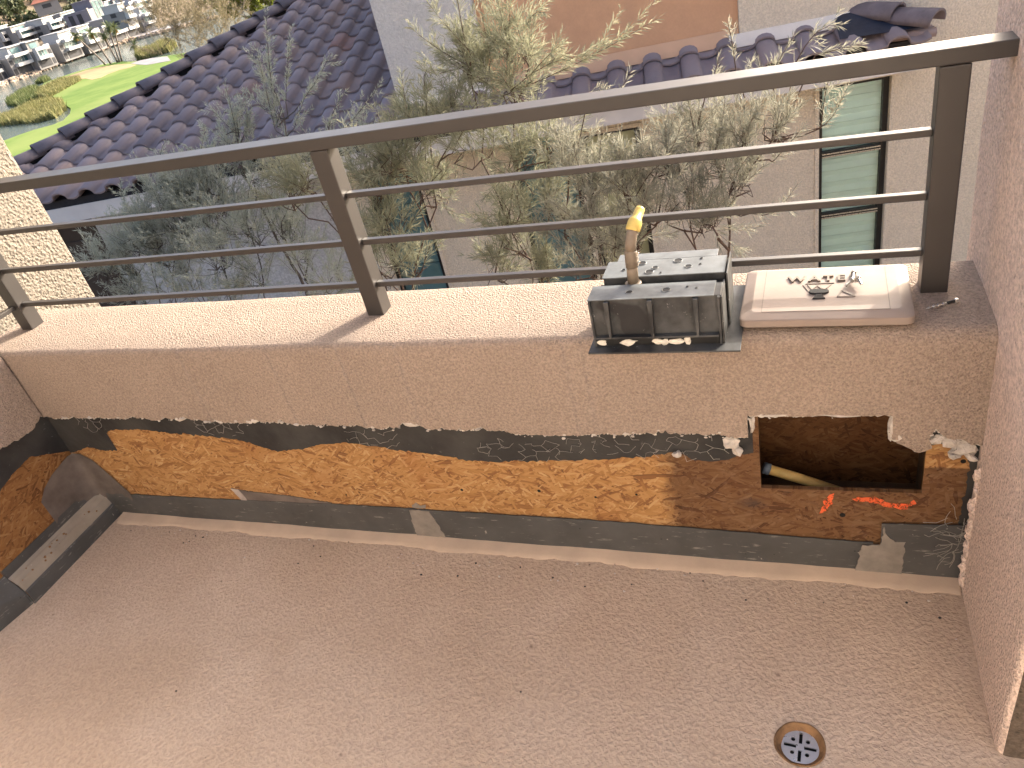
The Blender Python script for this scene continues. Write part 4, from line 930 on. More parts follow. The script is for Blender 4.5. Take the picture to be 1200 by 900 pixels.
sheet('golf_course', [(-120, 220), (-30, 178), (9, 163), (25, 157), (40, 152), (62, 146), (74, 141), (82, 133), (83, 127), (74, 121), (63, 114), (58, 107), (46, 103), (52, 97), (66, 92), (82, 86.5), (100, 81), (120, 75.5), (140, 72), (158, 72), (172, 70), (190, 66), (230, 60), (330, 60), (420, 140), (300, 240), (100, 300), (-60, 300)], -19.6, GM, -21.5)
sheet('dry_turf', [(48, 102), (56, 97), (68, 93), (83, 88), (100, 82.5), (120, 78), (138, 75.5), (152, 75), (160, 76), (152, 79), (138, 82.5), (126, 87), (118, 91), (108, 93.5), (100, 92), (92, 92.5), (84, 95), (66, 101)], -19.58, MAT['sand'], -19.7)
sheet('cart_path', [(153, 74.5), (163, 71), (178, 68), (196, 66), (200, 71), (186, 73.5), (172, 76), (163, 75.5)], -19.56, MAT['road'], -19.7)
# reed beds: many upright blades
def blades(name, px, n, hm, mat, seed, z=-20, w=.16):
    g = np.random.default_rng(seed); P = np.array([G(u, v, z)[:2] for u, v in px]); lo, hi = P.min(0), P.max(0)
    out = []
    def inside(q):
        c = False; j = len(P) - 1
        for i in range(len(P)):
            if (P[i][1] > q[1]) != (P[j][1] > q[1]) and q[0] < (P[j][0] - P[i][0]) * (q[1] - P[i][1]) / (P[j][1] - P[i][1]) + P[i][0]: c = not c
            j = i
        return c
    while len(out) < n:
        q = lo + (hi - lo) * g.random(2)
        if inside(q): out.append(q)
    Q = np.array(out); h = hm * g.uniform(.55, 1.1, n) * (1 + .3 * np.sin(Q[:, 0] * .5) * np.sin(Q[:, 1] * .37)); a = g.uniform(0, 6.28, n); wv = np.stack([np.cos(a), np.sin(a)], 1) * w
    ln = g.normal(size=(n, 2)) * hm * .18; V = np.zeros((n, 3, 3)); V[:, 0, :2] = Q - wv; V[:, 1, :2] = Q + wv; V[:, 2, :2] = Q + ln; V[:, :2, 2] = z; V[:, 2, 2] = z + h
    me = bpy.data.meshes.new(name); me.from_pydata(V.reshape(-1, 3).tolist(), [], [[3 * i, 3 * i + 1, 3 * i + 2] for i in range(n)]); me.materials.append(mat); return link(name, me, None, kind='stuff')
blades('reed_bed', [(-6, 146), (0, 148), (20, 146), (45, 144), (66, 139), (78, 130), (76, 122), (60, 118), (40, 124), (20, 132), (0, 140)], 7000, 1.7, MAT['reed'], 1)
blades('reed_bed', [(9, 124), (22, 125), (38, 119), (50, 115), (52, 106), (40, 104), (24, 110), (11, 118)], 3500, 1.7, MAT['reed_green'], 2)
blades('reed_bed', [(44, 116), (60, 116), (78, 106), (96, 96), (94, 92), (72, 97), (54, 103), (46, 108)], 5500, 1.7, MAT['reed'], 3)
blades('reed_bed', [(160, 71), (172, 69), (200, 61), (208, 54), (190, 55), (172, 62)], 5000, 2.8, MAT['reed'], 4)
blades('reed_bed', [(43, 99), (52, 97), (60, 93), (54, 92), (46, 95)], 1200, 1.2, MAT['reed_green'], 5)
# stone bank and low wall on the far shore
bank_px = [(-60, 126), (-20, 110.5), (0, 102.5), (20, 95), (40, 88), (60, 81), (80, 73.5), (100, 66), (120, 59.5), (140, 53), (160, 47), (185, 41), (215, 33), (260, 20)]
BK = [G(u, v, -20) for u, v in bank_px]
g = np.random.default_rng(9); b = MB()
for i in range(len(BK) - 1):
    L = np.linalg.norm(BK[i + 1] - BK[i]); nst = int(L * 5.5)
    for k in range(nst):
        p = BK[i] + (BK[i + 1] - BK[i]) * g.random(); off = g.random() * 3.4; r = g.uniform(.28, .62)
        bm = bmesh.new(); bmesh.ops.create_icosphere(bm, subdivisions=1, radius=r)
        for v in bm.verts: v.co = Vector((v.co.x * g.uniform(.8, 1.25), v.co.y * g.uniform(.8, 1.25), v.co.z * g.uniform(.6, 1.0)))
        bmesh.ops.translate(bm, vec=(p[0] - off, p[1], -20 + off * .34 + .05), verts=bm.verts); b.frombm(bm)
b.build('riprap_stones', MAT['riprap'], None, kind='stuff')
b = MB(); P1 = [(p[0] - 3.4, p[1]) for p in BK]; P2 = [(p[0] - 40, p[1]) for p in BK][::-1]
b.prism(P1 + P2, -21, -18.85, axis='z'); b.build('lakeside_path', MAT['road'], None, kind='structure')
# villas
def villa(label, pl, pr, z, h, depth, seed, style=0, group='white modern villas across the lake'):
    A, Bq = G(*pl, z), G(*pr, z); a = Bq - A; W = min(np.linalg.norm(a[:2]), 15.5); a = a / np.linalg.norm(a); a[2] = 0
    # fronts all face the lake
    a = unit(a * .35 + np.array([-.05, 1, 0]) * .65); nrm = np.array([a[1], -a[0], 0]); mid = (A + Bq) / 2
    t = thing('villa', label, 'villa', tuple(mid), group); g = np.random.default_rng(seed)
    def bb(name, x0, x1, d0, d1, z0, z1, mat, parent=t):       # x along the front, d outwards
        b = MB(); c = lambda x, d, zz: mid + a * x + nrm * d + np.array([0, 0, zz])
        b.hexa([c(x0, d0, z0), c(x1, d0, z0), c(x1, d1, z0), c(x0, d1, z0), c(x0, d0, z1), c(x1, d0, z1), c(x1, d1, z1), c(x0, d1, z1)]); return b.build(name, MAT[mat], parent)
    hw_ = W / 2; f = h / 3; wc = 'villa_mauve' if style == 2 else 'villa_grey'
    bb('wall', -hw_, hw_, -depth, 0, -.5, 2 * f, wc)
    if style == 2:
        bb('wall', -hw_ * .2, hw_, -depth * .8, -.01, 2 * f + .003, h, wc)
        for k in range(3): w_ = bb('window', -hw_ * .15 + k * hw_ * .38, -hw_ * .15 + k * hw_ * .38 + hw_ * .3, .003, .12, f * .5, h - .8, 'villa_glass'); 
        for q in (.25, .62):
            b = MB(); c = lambda x, d, zz: mid + a * x + nrm * d + np.array([0, 0, zz]); d0, d1 = -depth * (q + .2), -depth * q
            b.hexa([c(-hw_ - .1, d0, 1.0), c(-hw_ - .003, d0, 1.0), c(-hw_ - .003, d1, 1.0), c(-hw_ - .1, d1, 1.0), c(-hw_ - .1, d0, 2 * f - 1), c(-hw_ - .003, d0, 2 * f - 1), c(-hw_ - .003, d1, 2 * f - 1), c(-hw_ - .1, d1, 2 * f - 1)]); b.build('side_window', MAT['villa_dark'], t)
        bb('fin', -hw_, -hw_ * .85, 0.002, 1.0, -.5, 2 * f + .6, 'villa_grey'); bb('roof_slab', -hw_ * .25, hw_ + .2, -depth * .8, .4, h + .003, h + .35, 'villa_mauve'); return
    s = 1 if seed % 2 else -1
    u0, u1 = sorted((s * -hw_ * .98, s * hw_ * .35))
    bb('upper_storey', u0, u1, -depth * .85, -1.4, 2 * f + .003, h, 'villa_white' if seed % 3 else 'villa_grey')
    bb('roof_slab', u0 - .3, u1 + .3, -depth * .85, -.7, h + .003, h + .3, 'villa_white')
    v0, v1 = sorted((s * hw_ * .36, s * hw_)); bb('terrace_wall', v0, v1, -.3, .02, 2 * f + .003, 2 * f + 1.0, 'villa_white')
    # white frame box with two balconies
    b0, b1 = sorted((s * -hw_ * .9, s * hw_ * .55)); pr_ = 2.0
    for k in (1, 2):
        bb('balcony', b0, b1, .003, pr_, k * f - .35, k * f + .75, 'villa_white')
        if k == 1: bb('window', b0 + .5, b1 - .5, .003, .1, k * f + .76, k * f + f * .86, 'villa_teal' if (seed + k) % 3 else 'villa_glass')
    e0 = b0 if s > 0 else b1 - .35
    bb('frame_post', e0, e0 + .35, .1, pr_, f + .753, 2 * f - .353, 'villa_white')
    bb('window', b0 + .3, b1 - .3, .003, .1, .1, f * .8, 'villa_dark')
    for k in range(3): bb('mullion', b0 + .5 + (b1 - b0 - 1) * (k + 1) / 4 - .08, b0 + .5 + (b1 - b0 - 1) * (k + 1) / 4 + .08, .103, .2, f + .76, f + f * .86, 'villa_white')
    c0, c1 = sorted((s * hw_ * .62, s * hw_ * .92)); bb('window', c0, c1, .003, .1, f + .6, f + 2.2, 'villa_dark'); bb('window', c0, c1, .003, .1, .3, f * .75, 'villa_dark')
    bb('window', u0 + 1, u1 - 1.2, -1.397, -1.3, 2 * f + .8, h - .6, 'villa_teal')
    # windows on the flank
    for k in (0, 1):
        b = MB(); c = lambda x, d, zz: mid + a * x + nrm * d + np.array([0, 0, zz])
        b.hexa([c(-hw_ - .1, -depth * .6, k * f + .9), c(-hw_ - .003, -depth * .6, k * f + .9), c(-hw_ - .003, -depth * .35, k * f + .9), c(-hw_ - .1, -depth * .35, k * f + .9), c(-hw_ - .1, -depth * .6, k * f + 2.3), c(-hw_ - .003, -depth * .6, k * f + 2.3), c(-hw_ - .003, -depth * .35, k * f + 2.3), c(-hw_ - .1, -depth * .35, k * f + 2.3)]); b.build('side_window', MAT['villa_dark'], t)
front = [((-18, 101), (13, 91)), ((17, 90), (44, 81.5)), ((46, 81), (70, 73.5)), ((76, 71), (100, 63)), ((104, 61.5), (127, 54)), ((131, 52), (149, 45)), ((151, 44.5), (167, 39)), ((170, 38), (187, 33))]
fl = ['cut off at the left edge of the view', 'second from the left along the water', 'with its wide white balconies behind the reed island', 'just left of the palm group', 'right behind the palm crowns', 'just right of the palm trunks', 'above the short bushy palm', 'partly behind the tan twigs']
for i, (p, q) in enumerate(front): villa('white balconied lakeside villa ' + fl[i], p, q, -18.85, 9.2, 12, i + 1)
back = [((29, 50.5), (44, 45)), ((46, 45), (60, 40)), ((62, 41), (77, 36)), ((79, 36), (92, 31)), ((93, 31), (109, 26)), ((130, 23), (143, 18)), ((146, 18), (159, 13)), ((161, 19), (176, 13)), ((150, 30), (163, 26))]
bl = ['second from the left, beside the grey block', 'third from the left', 'in the middle of the row below the red roof', 'fourth from the left edge, right of the red roof', 'beside the tall mauve block', 'just right of the tall mauve block', 'at the top edge of the view', 'behind the tan twigs', 'small, between the two rows at the right']
for i, (p, q) in enumerate(back): villa('white villa in the upper row ' + bl[i], p, q, -12.6, 7.4, 11, i + 21)
villa('grey windowed villa block at the left end of the upper row', (9, 56), (27, 49.5), -12.6, 8.6, 12, 41)
villa('dark mauve building at the far left edge above the lake villas', (-14, 64), (6, 57), -13.5, 9.5, 12, 42, 2)
villa('tall mauve building with dark vertical window bands in the upper row', (110, 29.5), (128, 23.5), -12.6, 10.0, 13, 43, 2)
# red roofed house on the wooded slope
_r = ray(56, 9); rp = np.array([0, 0, H]) + _r * 505 / math.hypot(_r[0], _r[1]); t = thing('hillside_house', 'small house with dull red roof among trees on the slope', 'house', tuple(rp))
d = unit(np.array([rp[0], rp[1], 0])); e = np.array([-d[1], d[0], 0])
b = MB(); b.obox(rp + np.array([0, 0, 0]), e * 6, d * 4, np.array([0, 0, 3])); b.build('wall', MAT['villa_grey'], t)
b = MB(); zt_ = np.array([0, 0, 1.]); b.add([rp - e * 7 - d * 5 + zt_ * 3.01, rp + e * 7 - d * 5 + zt_ * 3.01, rp + e * 7 + d * 5 + zt_ * 3.01, rp - e * 7 + d * 5 + zt_ * 3.01, rp - e * 3.5 + zt_ * 5.6, rp + e * 3.5 + zt_ * 5.6], [(0, 1, 5, 4), (1, 2, 5), (2, 3, 4, 5), (3, 0, 4), (3, 2, 1, 0)]); b.build('roof', MAT['red_roof'], t)
b = MB(); b.obox(rp - d * 4.05 + zt_ * 1, e * 2.2, d * .04, zt_ * .9); b.build('window', MAT['villa_dark'], t)
# wooded slope: leaf clumps over the hill
g = np.random.default_rng(12); V = []
def clump_tree(c, r, n):
    o = unit(g.normal(size=(n, 3))) * (g.random((n, 1)) ** .45) * np.array([r, r, r * .8]) * (1 + .25 * np.sin(g.random(3) * 6)); o += np.array([0, 0, r * .7])
    s_ = r * g.uniform(.12, .3, (n, 1)); a = unit(g.normal(size=(n, 3))) * s_; q = unit(g.normal(size=(n, 3))) * s_
    P = c + o; V.append(np.stack([P - a, P + q, P + a, P - q], 1).reshape(-1, 3))
cnt = 0
while cnt < 1500:
    ang = math.atan2(.63, -.77) + g.uniform(-.42, .40); rad = g.uniform(395, 900) if cnt > 420 else g.uniform(395, 560)
    x, y = rad * math.cos(ang), rad * math.sin(ang); w = -(x + 279)
    if w < 92: continue
    cnt += 1; clump_tree(np.array([x, y, float(hgt(np.array(x), np.array(y)))]), g.uniform(2.0, 5.0) * (1 + (rad - 400) / 900), 90)
for k in range(70):                                             # garden shrubs between the villas
    i = int(g.integers(0, len(BK) - 3)); p = BK[i] + (BK[i + 1] - BK[i]) * g.random(); dx = g.choice([9.0, 24, 30, 46, 55]) + g.normal() * 1.5
    x, y = p[0] - dx, p[1]; clump_tree(np.array([x, y, -18.9 if dx < 42 else float(hgt(np.array(x), np.array(y)))]), g.uniform(.8, 1.6), 60)
Vn = np.concatenate(V); nq = len(Vn) // 4
me = bpy.data.meshes.new('hillside_woodland'); me.vertices.add(len(Vn)); me.vertices.foreach_set('co', Vn.astype(np.float32).ravel()); me.loops.add(nq * 4); me.polygons.add(nq)
me.loops.foreach_set('vertex_index', np.arange(nq * 4, dtype=np.int32)); me.polygons.foreach_set('loop_start', np.arange(0, nq * 4, 4, dtype=np.int32)); me.update(); me.materials.append(MAT['wood_a']); link('hillside_woodland', me, None, kind='stuff')
# palms on the spit
def palm(label, base, top, seed, short=False):
    A = G(*base, -19.6); r = ray(*top); dist = math.hypot(A[0], A[1]); k = dist / math.hypot(r[0], r[1]); T = np.array([0, 0, H]) + r * k
    t = thing('palm_tree', label, 'palm tree', tuple(A), 'palms on the golf course spit'); g = np.random.default_rng(seed)
    pts = [A + (T - A) * q + np.array([0, 0, .4 * math.sin(math.pi * q)]) for q in np.linspace(0, 1, 7)]
    MB().tube(pts, [.34, .27, .25, .24, .23, .25, .2], 8).build('trunk', MAT['palm_trunk'], t)
    for part, mat, n, el0, el1, L in (('crown', 'frond', 34, -25, 75, 3.0), ('dry_skirt', 'frond_dry', 12, -75, -35, 1.7)):
        b = MB()
        for i in range(n):
            az = g.random() * 6.283; el = R(g.uniform(el0, el1)); d_ = np.array([math.cos(az) * math.cos(el), math.sin(az) * math.cos(el), math.sin(el)]); p = pts[-1].copy(); sd = np.array([-math.sin(az), math.cos(az), 0]); ll = L * g.uniform(.75, 1.1); prev = None; k = 6
            spine = [p]
            for q in range(k): d_ = unit(d_ + np.array([0, 0, -.24])); spine.append(spine[-1] + d_ * ll / k)
            for q in range(k):
                for s_ in (-1, 1):
                    for h in (0, .5):
                        p0 = spine[q] * (1 - h) + spine[q + 1] * h; w = .62 * math.sin(math.pi * min(1, (q + h + .8) / (k + .6))); tip = p0 + sd * s_ * w + (spine[q + 1] - spine[q]) * .9 + np.array([0, 0, -.18])
                        b.add([p0, p0 + (spine[q + 1] - spine[q]) * .4, tip], [(0, 1, 2)])
        b.build(part, MAT[mat], t)
palm('leftmost leaning palm of the group by the lake', (124, 76), (88, 42), 1)
palm('second leaning palm from the left by the lake', (130, 75), (106, 39), 2)
palm('palm with hanging orange dry fronds in the middle of the group', (138, 73), (121, 41), 3)
palm('upright tall palm right of the orange skirted one', (140.5, 73), (127, 32), 4)
palm('rightmost tall palm of the group by the lake', (143, 72), (134, 33), 5)
palm('short bushy palm standing alone at the water by the tan reeds', (161, 66), (157, 53), 6)
# pair of yellow palms between the villas
palm('yellow crowned palm between the upper villas, left of its pair', (162, 32), (160, 14), 7)
palm('yellow crowned palm between the upper villas, right of its pair', (177, 34), (173, 14), 8)
# ------------------------------------------------------------------ shrubs with needle leaves
def shrub(name, label, cat, root, clumps, longs, leaf, bark, seed, nl=(.06, .095), width=.0058, spray=(.28, .5), density=1.9, group=None, lean=(0, 0, 0), thick=.026):
    g = np.random.default_rng(seed)
    root = np.array(root, float); t = thing(name, label, cat, tuple(root), group)
    B = MB(); V = []; nv = 0; FQ = []
    # main limbs: every clump is fed from the root or from an earlier clump's limb
    nodes = [(root + np.array([0, 0, .0]), thick)]; skel = [root]; 
    cl = []
    for c in clumps:
        u, v, D, r, n = c[:5]; p = onD(u, v, D); cl.append((p, r * 1.15, n))
    order = sorted(range(len(cl)), key=lambda i: cl[i][0][2])
    pts_all = [root]; rad_all = [thick]
    for i in order:
        p, r, n = cl[i]
        base = p - np.array([0, 0, r * .6])
        P = np.array(pts_all); d = np.linalg.norm((P - base)[:, :2], axis=1) * 2.0 + np.abs(P[:, 2] - base[2]) * .55 + np.maximum(0, P[:, 2] - base[2] + .25) * 4
        j = int(np.argmin(d * (1 + .15 * g.random(len(d))))); a = P[j]; ra = rad_all[j]
        L = np.linalg.norm(base - a); k = max(3, int(L / .14)); path = [a]; rads = [max(.005, ra * .8)]
        for q in range(1, k + 1):
            tt = q / k; s = a + (base - a) * tt + np.array([0, 0, .10 * L * math.sin(math.pi * tt)]) * .5 + g.normal(size=3) * .018 * min(1, L)
            path.append(s); rads.append(max(.0045, ra * .8 * (1 - .6 * tt)))
        B.tube(path, rads, 6, cap=False)
        for q, s in enumerate(path[1:]): pts_all.append(s); rad_all.append(rads[q + 1])
        # a few sub-limbs and the sprays
        subs = []
        for q in range(max(2, int(n / 5))):
            e = base + g.normal(size=3) * r * np.array([.75, .75, .45]) + np.array([0, 0, .25 * r]); mid = (base + e) / 2 + g.normal(size=3) * .03
            B.tube([base, mid, e], [.0055, .004, .0028], 4, cap=False); subs += [mid, e]
        for q in range(int(n * density)):
            o = subs[int(g.integers(len(subs)))] + g.normal(size=3) * r * .32
            ps = p + unit(g.normal(size=3)) * r * g.random() ** .4 * .8
            o = .45 * o + .55 * ps
            dirn = unit(np.array([0, 0, .85]) + (o - p) / max(r, .05) * .55 + g.normal(size=3) * .38 + np.array(lean))
            L = g.uniform(*spray); m = 8; path = [o]; dd = dirn
            bend = g.normal(size=3) * .10
            for w in range(m): dd = unit(dd + bend * .5 + np.array([0, 0, .03])); path.append(path[-1] + dd * L / m)
            # connect to nearest sub-limb
            sj = min(subs, key=lambda s_: np.linalg.norm(s_ - o)); B.tube([sj, (sj + o) / 2 + g.normal(size=3) * .02, o], [.0026, .0022, .0018], 3, cap=False)
            B.tube(path[::2], [.002, .0016, .0013, .001, .0007], 3, cap=False)
            axes = [(np.array(path), L)]
            for w in range(int(g.integers(3, 7))):
                k0 = int(g.integers(1, m - 1)); sd = unit(dd + unit(g.normal(size=3)) * .8); ll = L * g.uniform(.25, .5)
                axes.append((np.array([path[k0] + sd * ll * h / 4 + np.array([0, 0, .02 * h * h / 16]) for h in range(5)]), ll))
            for ax, ll in axes:
                nn = max(6, int(ll / .0080)); tt = np.sort(g.random(nn)) * .92 + .08
                idx = tt * (len(ax) - 1); i0 = np.minimum(idx.astype(int), len(ax) - 2); fr = (idx - i0)[:, None]
                base_ = ax[i0] * (1 - fr) + ax[i0 + 1] * fr; tan = unit(ax[i0 + 1] - ax[i0])
                rn = unit(np.cross(tan, unit(g.normal(size=(nn, 3))))); ang = g.uniform(.35, .95, nn)[:, None] * (1.15 - .6 * tt[:, None])
                ld = unit(tan * np.cos(ang) + rn * np.sin(ang)); ln = g.uniform(*nl, nn)[:, None] * (1.05 - .35 * tt[:, None])
                wd = unit(np.cross(ld, unit(g.normal(size=(nn, 3))))) * width * g.uniform(.7, 1.2, nn)[:, None] / 2
                droop = np.array([0, 0, -1.]) * ln * g.uniform(-.05, .18, nn)[:, None]
                q0 = base_; q1 = base_ + ld * ln * .45 + wd; q2 = base_ + ld * ln + droop; q3 = base_ + ld * ln * .45 - wd
                V.append(np.stack([q0, q1, q2, q3], 1).reshape(-1, 3))
    for (u0, v0, u1, v1, D0, sc_) in longs:                        # long single plumes
        a0, a1 = onD(u0, v0, D0), onD(u1, v1, D0 - .12); P = np.array(pts_all); pj = P[int(np.argmin(np.linalg.norm((P - a0)[:, :2], axis=1) * 1.5 + np.abs(P[:, 2] - a0[2]) * .6 + np.maximum(0, P[:, 2] - a0[2]) * 4))]
        B.tube([pj, (pj + a0) / 2 + g.normal(size=3) * .03, a0], [.005, .004, .003], 5, cap=False)
        L = np.linalg.norm(a1 - a0); sag = g.normal() * .04; ax = np.array([a0 + (a1 - a0) * q + np.array([0, 0, sag * math.sin(math.pi * q)]) for q in np.linspace(0, 1, 9)])
        B.tube(list(ax[::2]), [.003, .0026, .002, .0015, .0008], 4, cap=False)
        axes = [(ax, L, 1.0)]; dd = (a1 - a0) / L
        for w in range(int(7 * sc_)):
            k0 = int(g.integers(0, 7)); sd = unit(dd + unit(g.normal(size=3)) * .65); ll = L * g.uniform(.18, .36)
            axes.append((np.array([ax[k0] + sd * ll * h / 4 for h in range(5)]), ll, .9))
        for ax, ll, k_ in axes:
            nn = max(8, int(ll / .0062)); tt = np.sort(g.random(nn)); idx = tt * (len(ax) - 1); i0 = np.minimum(idx.astype(int), len(ax) - 2); fr = (idx - i0)[:, None]
            base_ = ax[i0] * (1 - fr) + ax[i0 + 1] * fr; tan = unit(ax[i0 + 1] - ax[i0]); rn = unit(np.cross(tan, unit(g.normal(size=(nn, 3))))); ang = g.uniform(.35, .85, nn)[:, None]
            ld = unit(tan * np.cos(ang) + rn * np.sin(ang)); ln = g.uniform(*nl, nn)[:, None] * (1.05 - .35 * tt[:, None]) * k_; wd = unit(np.cross(ld, unit(g.normal(size=(nn, 3))))) * width / 2
            V.append(np.stack([base_, base_ + ld * ln * .45 + wd, base_ + ld * ln + np.array([0, 0, -.06]) * ln, base_ + ld * ln * .45 - wd], 1).reshape(-1, 3))
    Vn = np.concatenate(V) - root; nq = len(Vn) // 4
    me = bpy.data.meshes.new('foliage'); me.vertices.add(len(Vn)); me.vertices.foreach_set('co', Vn.astype(np.float32).ravel())
    me.loops.add(nq * 4); me.polygons.add(nq); me.loops.foreach_set('vertex_index', np.arange(nq * 4, dtype=np.int32)); me.polygons.foreach_set('loop_start', np.arange(0, nq * 4, 4, dtype=np.int32))
    me.update(); me.materials.append(MAT[leaf]); link('foliage', me, t)
    B.build('branches', MAT[bark], t)
    return t, nq
G_ = 'grey green needle leaved shrubs below the railing'
tot = 0
def S(*a, **k):
    global tot
    t, n = shrub(*a, **k); tot += n
# clumps: (pixel u, v, depth D, radius m, sprays); plumes: (u0, v0, u1, v1, D, side sprays)
S('needle_shrub', 'grey blue needle shrub at the left, beside the coarse stucco pier', 'shrub', hw(-3.3, 4.9, -3.2),
  [(165, 280, 4.9, .24, 15), (130, 305, 4.8, .17, 9), (205, 250, 5.0, .22, 14), (190, 300, 4.8, .24, 13), (245, 245, 4.9, .22, 12), (290, 262, 4.8, .18, 8), (165, 340, 4.8, .2, 7), (250, 290, 4.7, .2, 7), (330, 270, 4.7, .17, 6), (225, 335, 4.6, .2, 5), (300, 315, 4.6, .17, 4),
   (350, 310, 4.6, .17, 4), (270, 350, 4.6, .2, 3), (385, 330, 4.6, .17, 4), (215, 220, 5.0, .15, 7), (250, 215, 5.0, .14, 6), (180, 235, 5.0, .14, 6)],
  [(150, 250, 140, 205, 5.0, 1), (190, 215, 195, 165, 5.0, 1), (230, 205, 240, 155, 5.0, 1), (290, 240, 300, 200, 4.8, 1), (330, 260, 345, 215, 4.7, 1)], 'leaf_grey', 'bark_grey', 21, nl=(.04, .065), width=.0054, spray=(.18, .32), density=3.7, group=G_)
S('needle_shrub', 'tall grey green needle shrub standing before the purple tiled roof', 'shrub', hw(-2.9, 5.3, -3.2),
  [(275, 185, 5.3, .12, 5), (295, 215, 5.2, .16, 6), (335, 195, 5.2, .14, 5), (380, 190, 5.1, .13, 4), (425, 180, 5.1, .10, 4), (275, 150, 5.3, .08, 3), (330, 130, 5.3, .08, 3)],
  [(278, 165, 262, 92, 5.3, 1.4), (288, 160, 285, 100, 5.3, 1.2), (322, 150, 300, 55, 5.3, 1.6), (318, 100, 312, 8, 5.4, 1.6), (335, 120, 340, 40, 5.3, 1.4), (345, 150, 372, 95, 5.2, 1.2), (360, 110, 388, 62, 5.3, 1), (385, 150, 408, 105, 5.2, 1), (405, 150, 448, 95, 5.1, .8), (430, 165, 470, 120, 5.1, .8), (250, 190, 238, 145, 5.2, 1)], 'leaf_grey', 'bark_grey', 22, nl=(.04, .065), width=.0062, spray=(.2, .34), density=2.6, group=G_)
S('needle_shrub', 'yellow green needle shrub just right of the middle railing post', 'shrub', hw(-1.75, 4.3, -3.2),
  [(470, 185, 4.3, .16, 9), (500, 145, 4.4, .12, 7), (440, 215, 4.3, .15, 8), (535, 135, 4.4, .10, 5), (455, 262, 4.2, .14, 7), (505, 225, 4.3, .14, 5), (440, 305, 4.1, .13, 6), (480, 315, 4.1, .12, 3), (340, 232, 4.4, .11, 5), (365, 215, 4.4, .09, 4), (395, 250, 4.3, .09, 3)],
  [(480, 150, 470, 85, 4.4, 1.2), (500, 135, 505, 85, 4.4, 1.2), (525, 130, 540, 85, 4.4, 1.2), (455, 180, 440, 125, 4.4, 1), (530, 180, 560, 140, 4.3, 1), (500, 230, 525, 195, 4.3, 1), (470, 280, 500, 240, 4.2, 1), (345, 225, 325, 185, 4.4, 1)], 'leaf_olive', 'bark', 23, nl=(.06, .095), width=.0052, group=G_, spray=(.17, .3), density=2.9)
S('needle_shrub', 'tallest needle shrub, its plume rising above the top rail before the terracotta wall', 'shrub', hw(-1.05, 4.2, -3.2),
  [(570, 85, 4.5, .10, 6), (600, 105, 4.4, .10, 6), (545, 70, 4.5, .08, 4), (590, 50, 4.5, .09, 5), (620, 70, 4.4, .06, 3), (560, 175, 4.3, .10, 4), (600, 190, 4.2, .12, 5), (640, 175, 4.2, .10, 4), (590, 245, 4.2, .12, 5), (620, 290, 4.1, .12, 5), (640, 245, 4.1, .1, 4), (575, 310, 4.1, .12, 4), (640, 320, 4.0, .1, 4)],
  [(590, 112, 770, 22, 4.3, .9), (600, 105, 700, 65, 4.3, 1.2), (575, 70, 560, -5, 4.5, 1.4), (595, 60, 600, -15, 4.5, 1.4), (610, 65, 640, 15, 4.4, 1.2), (550, 60, 500, 2, 4.5, 1), (545, 75, 478, 30, 4.5, .6), (545, 50, 535, -20, 4.5, 1.2), (620, 90, 660, 50, 4.3, 1), (560, 100, 540, 55, 4.5, 1), (600, 180, 585, 135, 4.2, 1), (640, 165, 650, 125, 4.2, 1), (610, 250, 600, 200, 4.1, 1)], 'leaf_olive', 'bark', 24, nl=(.06, .095), width=.0050, group=G_, spray=(.17, .3), density=2.9)
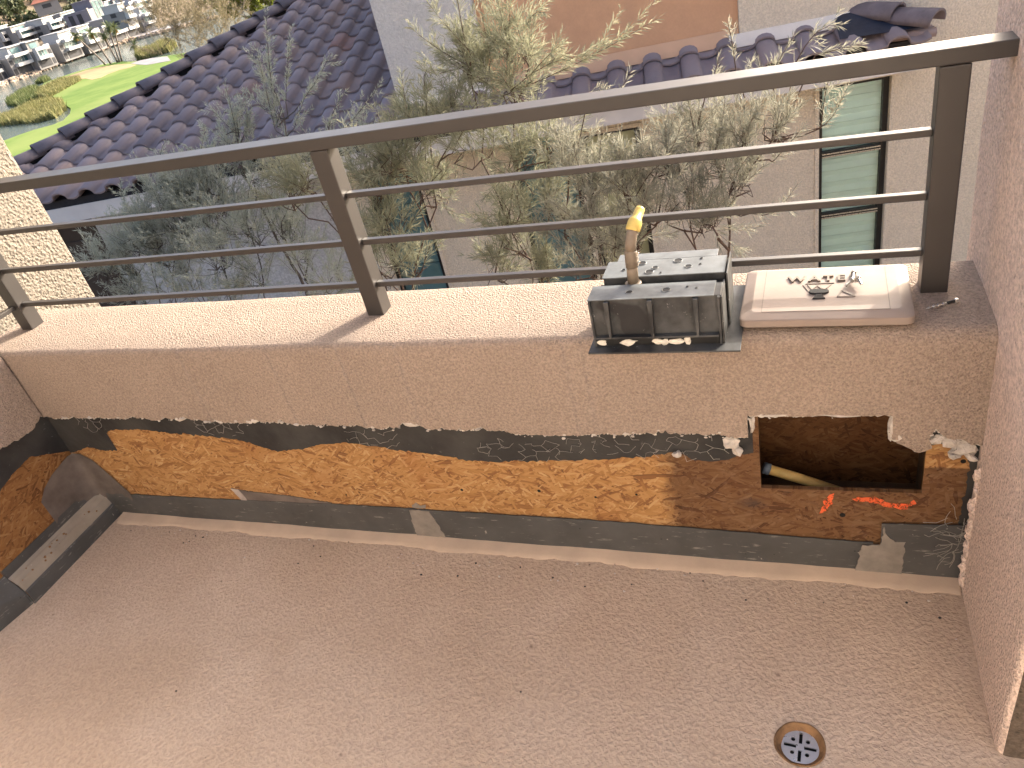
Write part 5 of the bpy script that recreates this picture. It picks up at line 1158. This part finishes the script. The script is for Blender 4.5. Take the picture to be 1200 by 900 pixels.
S('needle_shrub', 'long sprayed needle shrub behind the hose pipe on the plastic wall box', 'shrub', hw(-.45, 4.0, -3.2),
  [(690, 225, 4.0, .12, 6), (730, 215, 4.0, .11, 5), (665, 195, 4.1, .10, 4), (700, 275, 3.9, .13, 6), (745, 275, 3.9, .12, 5), (660, 265, 4.0, .1, 4), (690, 310, 3.9, .12, 5), (765, 250, 3.9, .1, 4), (780, 190, 4.0, .09, 4)],
  [(690, 230, 670, 165, 4.0, 1.2), (700, 220, 705, 150, 4.0, 1.2), (720, 210, 755, 160, 4.0, 1.2), (745, 230, 790, 185, 3.9, 1), (700, 280, 690, 225, 3.9, 1), (740, 270, 760, 215, 3.9, 1.2), (665, 200, 650, 150, 4.1, 1), (775, 190, 800, 140, 4.0, 1), (690, 110, 742, 78, 4.2, 1), (720, 300, 725, 250, 3.9, 1)], 'leaf_pale', 'bark', 25, nl=(.06, .09), group=G_, spray=(.17, .3), width=.0048, density=2.9)
S('needle_shrub', 'pale needle shrub reaching towards the tall green shaded window', 'shrub', hw(.35, 4.1, -3.2),
  [(800, 205, 4.1, .11, 5), (840, 185, 4.1, .11, 6), (815, 160, 4.2, .09, 4), (870, 165, 4.1, .1, 4), (905, 155, 4.1, .07, 3), (860, 215, 4.0, .11, 5), (800, 255, 3.9, .11, 4), (840, 262, 3.9, .1, 4)],
  [(815, 165, 805, 110, 4.2, 1.2), (840, 170, 850, 115, 4.1, 1.2), (870, 160, 895, 115, 4.1, 1.2), (895, 150, 945, 115, 4.1, 1), (905, 190, 940, 150, 4.0, .8), (860, 210, 890, 175, 4.0, 1), (830, 100, 843, 62, 4.2, .8), (862, 80, 853, 28, 4.2, .4), (905, 85, 930, 42, 4.2, .7), (930, 78, 985, 30, 4.2, .6), (955, 65, 1012, 52, 4.2, .6), (960, 150, 995, 98, 4.1, 1.1), (962, 150, 972, 92, 4.1, 1), (880, 250, 935, 215, 3.9, .5), (820, 270, 835, 225, 3.9, 1)], 'leaf_pale', 'bark', 26, nl=(.055, .085), group=G_, spray=(.17, .3), width=.0048, density=2.9)
S('desert_tree', 'tan twiggy desert tree beyond the ridge of the tiled roof', 'tree', hw(-6.5, 15, -3.6),
  [(225, 30, 15, .6, 16), (260, 20, 15, .6, 16), (210, 55, 14.5, .45, 10), (250, 45, 14.5, .5, 12), (195, 25, 15, .4, 8), (280, 0, 15, .5, 10), (235, -5, 15.5, .6, 10), (200, 0, 15.5, .5, 7)], [], 'leaf_tan', 'bark_grey', 27, nl=(.06, .11), width=.007, spray=(.5, 1.1), thick=.07, density=1.1)
S('leafy_tree', 'lime green leafy tree showing at the top behind the roof ridge', 'tree', hw(-6.2, 18, -3.6),
  [(292, 6, 18, .55, 16), (310, -10, 18, .6, 14), (275, -12, 18.5, .5, 12)], [], 'leaf_lime', 'bark_grey', 28, nl=(.09, .14), width=.03, spray=(.4, .8), thick=.08)
print('needles', tot)
